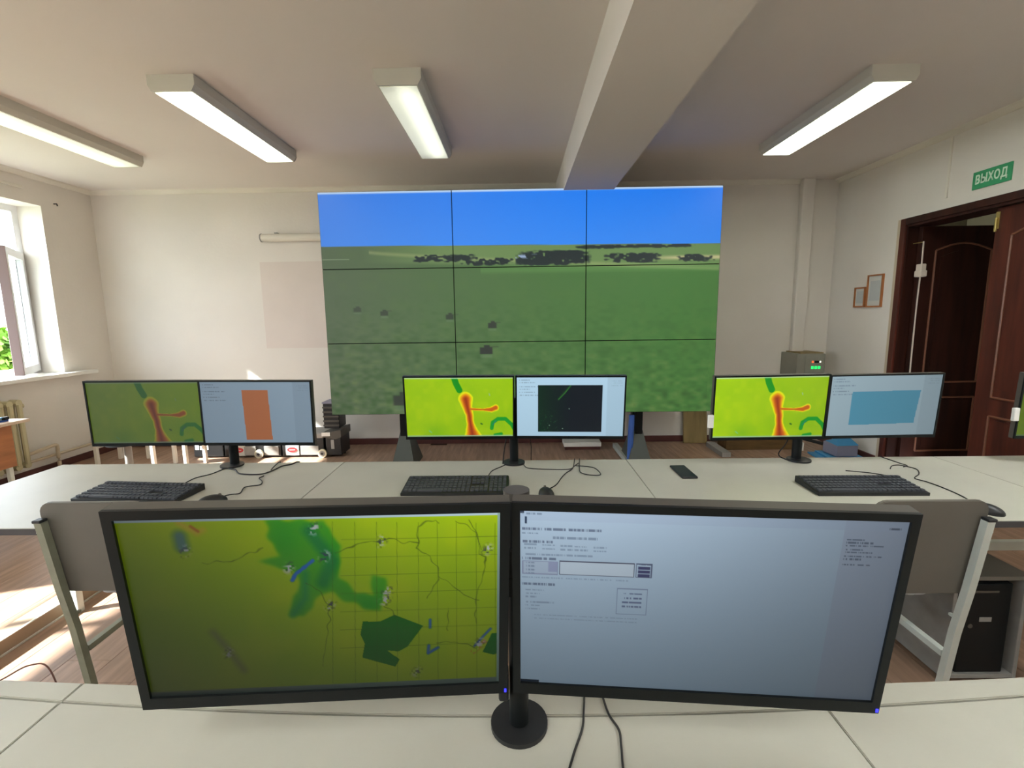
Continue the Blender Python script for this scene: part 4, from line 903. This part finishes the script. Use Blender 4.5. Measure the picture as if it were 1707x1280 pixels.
obj('crate_lid', bx(B(), -0.115, 0.06, -0.006, 0.206, 0.565, 0.582, 0.004), M['greyviolet'], t)
for x in (-0.06, 0.05): obj('caster', cyl(B(), (x, 0.10, 0.012), 0.012, 0.03, 'x', 14), M['black'], t)

# plain table and pedestal stool behind the left monitors
def stool(x0, x1, y, label):
    t = thing('stool', label, 'stool', ((x0 + x1) / 2, y, 0), group='pale stools by the left wall'); w = (x1 - x0) / 2
    obj('seat', bx(B(), -w - 0.02, w + 0.02, -0.02, 0.30, 0.43, 0.45, 0.004), M['beech'], t)
    for sx in (-1, 1):
        for yy in (0.0, 0.28): obj('leg', bx(B(), sx * w - 0.016, sx * w + 0.016, yy - 0.016, yy + 0.016, 0, 0.43, 0.003), M['trim'], t)
stool(-4.237, -3.934, 4.6, 'pale stool whose thin legs show below the left edge of the far left monitor')
stool(-3.52, -3.207, 4.42, 'pale stool whose thin leg shows below the right part of the far left monitor')
t = thing('swivel_stool', 'stool with a grey column and cream feet under the far left monitor', 'stool', (-3.42, 4.02, 0))
obj('column', cyl(B(), (0, 0, 0.23), 0.028, 0.34, 'z', 18), M['casegrey'], t, True); obj('seat', cyl(B(), (0, 0, 0.42), 0.15, 0.05, 'z', 28), M['black'], t, True)
b = B()
for k in range(5): a = R(72 * k + 20); tube(b, [(0, 0, 0.07), (0.21 * math.cos(a), 0.21 * math.sin(a), 0.045)], 0.020, 6, True, 0.014)
obj('star_base', b, M['bezeltop'], t)
for k in range(5): a = R(72 * k + 20); obj('caster', cyl(B(), (0.21 * math.cos(a), 0.21 * math.sin(a), 0.025), 0.025, 0.04, 'x', 16), M['shoe'], t, True)

# ================================================================ LEFT WALL THINGS
t = thing('radiator', 'cream cast-iron radiator under the left window, cut by the left edge of the photo', 'radiator', (XL + 0.02, 4.20, 0))
for k in range(12):
    y = -0.03 - 0.08 * k
    b = B()
    for xx in (0.045, 0.115): tube(b, [(xx, y, 0.17), (xx, y, 0.72)], 0.022, 8)
    tube(b, [(0.04, y, 0.735), (0.12, y, 0.735)], 0.030, 8); tube(b, [(0.04, y, 0.16), (0.12, y, 0.16)], 0.030, 8); obj('radiator_section', b, M['radiator'], t, True)
obj('end_plug', tube(B(), [(0.08, -0.01, 0.70), (0.08, 0.03, 0.70)], 0.022, 12), M['radiator'], t, True)
tag(obj('heating_pipe', tube(B(), spline([(XL + 0.10, 4.20, 0.24), (XL + 0.10, 4.27, 0.245), (XL + 0.10, 4.45, 0.262), (XL + 0.095, 4.50, 0.25), (XL + 0.09, 4.505, 0.18), (XL + 0.09, 4.505, 0.0)], 6), 0.016, 10), M['pipe'], None, True), 'painted heating pipe bending down to the floor beside the radiator', 'pipe')
tag(obj('floor_pipe', tube(B(), [(XL + 0.05, 3.3, 0.155), (XL + 0.05, YB - 0.01, 0.155)], 0.014, 8), M['pipe']), 'straight painted pipe running low along the left wall', 'pipe')
t = thing('school_desk', 'pale-topped school desk with an orange beech front at the left edge', 'desk', (-3.85, 2.80, 0))
obj('tabletop', bx(B(), -0.28, 0.25, -0.65, 0.61, 0.728, 0.75, 0.003), M['beech'], t)
obj('front_panel', bx(B(), 0.19, 0.206, -0.56, 0.515, 0.42, 0.727, 0.002), M['orangewood'], t)
for y in (-0.53, 0.49):
    for x in (-0.24, 0.17): obj('leg', bx(B(), x - 0.014, x + 0.014, y - 0.014, y + 0.014, 0, 0.728, 0.003), M['steel'], t)
t = thing('document_folder', 'blue and white folder lying on the school desk at the left edge', 'folder', (-3.80, 3.10, 0.75))
obj('folder_cover', bx(B(), -0.16, 0.14, -0.20, 0.22, 0.0, 0.012, 0.002), M['bluedark'], t); obj('paper_stack', bx(B(), -0.15, 0.12, -0.19, 0.21, 0.012, 0.026, 0.001), M['paper'], t); obj('folder_cover', bx(B(), -0.16, 0.13, -0.20, 0.215, 0.026, 0.031, 0.001), M['blue'], t)
o = obj('spine_knob', bx(B(), 0.12, 0.145, 0.19, 0.222, 0.012, 0.034, 0.003), M['black'], t)

# ================================================================ RIGHT WALL THINGS
t = thing('exit_sign', 'green exit sign with pale letters above the door', 'sign', (XR - 0.010, 3.66, 2.405))
obj('sign_plate', bx(B(), 0.0, 0.010, -0.143, 0.143, -0.0625, 0.0625, 0.001), M['signgreen'], t)
cu = bpy.data.curves.new('sign_letters', 'FONT'); cu.body = '\u0412\u042b\u0425\u041e\u0414'; cu.size = 0.082; cu.align_x = 'CENTER'; cu.align_y = 'CENTER'; cu.extrude = 0.0008; cu.bevel_depth = 0.0022; cu.bevel_resolution = 1; cu.space_character = 1.12
to = bpy.data.objects.new('tmp_text', cu); COL.objects.link(to)
dg = bpy.context.evaluated_depsgraph_get(); me = bpy.data.meshes.new_from_object(to.evaluated_get(dg)); bpy.data.objects.remove(to)
xs = [v.co.x for v in me.vertices]; sx = 0.235 / max(1e-6, max(xs) - min(xs)); mid_x = (max(xs) + min(xs)) / 2
for v in me.vertices: v.co = Vector(((v.co.x - mid_x) * sx, v.co.y * 1.05, v.co.z))
me.materials.clear(); me.materials.append(M['signtext']); lo = bpy.data.objects.new('sign_letters', me); COL.objects.link(lo); lo.parent = t
lo.rotation_euler = (R(90), 0, R(-90)); lo.location = (-0.001, 0, 0)
def frame(y0, y1, z0, z1, label, cat='picture'):
    t = thing('picture_frame', label, cat, (XR, (y0 + y1) / 2, (z0 + z1) / 2)); w = (y1 - y0) / 2; h = (z1 - z0) / 2; f = 0.014
    b = B(); bx(b, -0.018, 0, -w, w, h - f, h); bx(b, -0.018, 0, -w, w, -h, -h + f); bx(b, -0.018, 0, -w, -w + f, -h + f, h - f); bx(b, -0.018, 0, w - f, w, -h + f, h - f)
    obj('frame', b, M['framewood'], t); obj('sheet', bx(B(), -0.008, -0.002, -w + f, w - f, -h + f, h - f), M['paper'], t)
    obj('printed_area', bx(B(), -0.0095, -0.008, -w * 0.62, w * 0.62, -h * 0.6, h * 0.62), M['print'], t)
frame(4.82, 4.97, 1.492, 1.690, 'small orange-framed notice on the right wall, nearer the corner'); frame(4.60, 4.80, 1.490, 1.800, 'larger orange-framed notice on the right wall, nearer the door')
tag(obj('cable_trunking', bx(B(), XR - 0.012, XR, 4.014, 4.032, 2.34, ZC - 0.05, 0.002), M['trim']), 'thin vertical white trunking above the door, left of the exit sign', 'trunking')

# ================================================================ OUTSIDE THE WINDOW
t = thing('building', 'white apartment building seen through the left window', 'building', (-30, 28, -4))
t.rotation_euler = (0, 0, R(44))
obj('wall', bx(B(), -9, 9, -0.2, 6, 0, 5.45), M['outwall'], t); obj('roof', bx(B(), -9.2, 9.2, -0.5, 6.2, 5.45, 5.6), M['outwall'], t)
for z in (1.0, 3.7):
    for k in range(8):
        x = -8 + 2.15 * k
        obj('window', bx(bx(B(), x, x + 1.2, -0.26, -0.2, z, z + 1.3), x + 0.57, x + 0.63, -0.30, -0.26, z, z + 1.3), M['outglass'], t)
def bush(x, y, z, r, h, label, n, seed):
    rr = random.Random(seed); t = thing('tree', label, 'tree', (x, y, z), group=None); b = B()
    for i in range(n):
        u = rr.random() * 2 * math.pi; c = rr.uniform(-1, 1); s = math.sqrt(1 - c * c); q = rr.uniform(0.72, 1.05) * (1 + 0.12 * math.sin(5 * u) * s)
        p = Vector((r * s * math.cos(u) * q, r * s * math.sin(u) * q, h * 0.5 + h * 0.5 * c * q))
        a = Vector((rr.uniform(-1, 1), rr.uniform(-1, 1), rr.uniform(-1, 1))).normalized(); d_ = a.cross(Vector((0.3, 0.2, 1))).normalized(); L = rr.uniform(0.07, 0.13)
        vs = [b.verts.new(p + v) for v in (a * L, d_ * L * 0.6, -a * L, -d_ * L * 0.6)]; b.faces.new(vs)
    obj('foliage', b, M['leaf'], t, kind='stuff')
    obj('trunk', tube(B(), [(0, 0, -2.2), (0, 0, h * 0.6)], 0.12, 8, True, 0.05), M['bark'], t)
bush(-10.5, 9.35, -1.8, 1.15, 3.25, 'yellow-green leafy tree outside the left window', 6500, 3)
bush(-13.2, 12.4, -1.8, 1.2, 2.9, 'second leafy tree beyond the first outside the left window', 4500, 5)
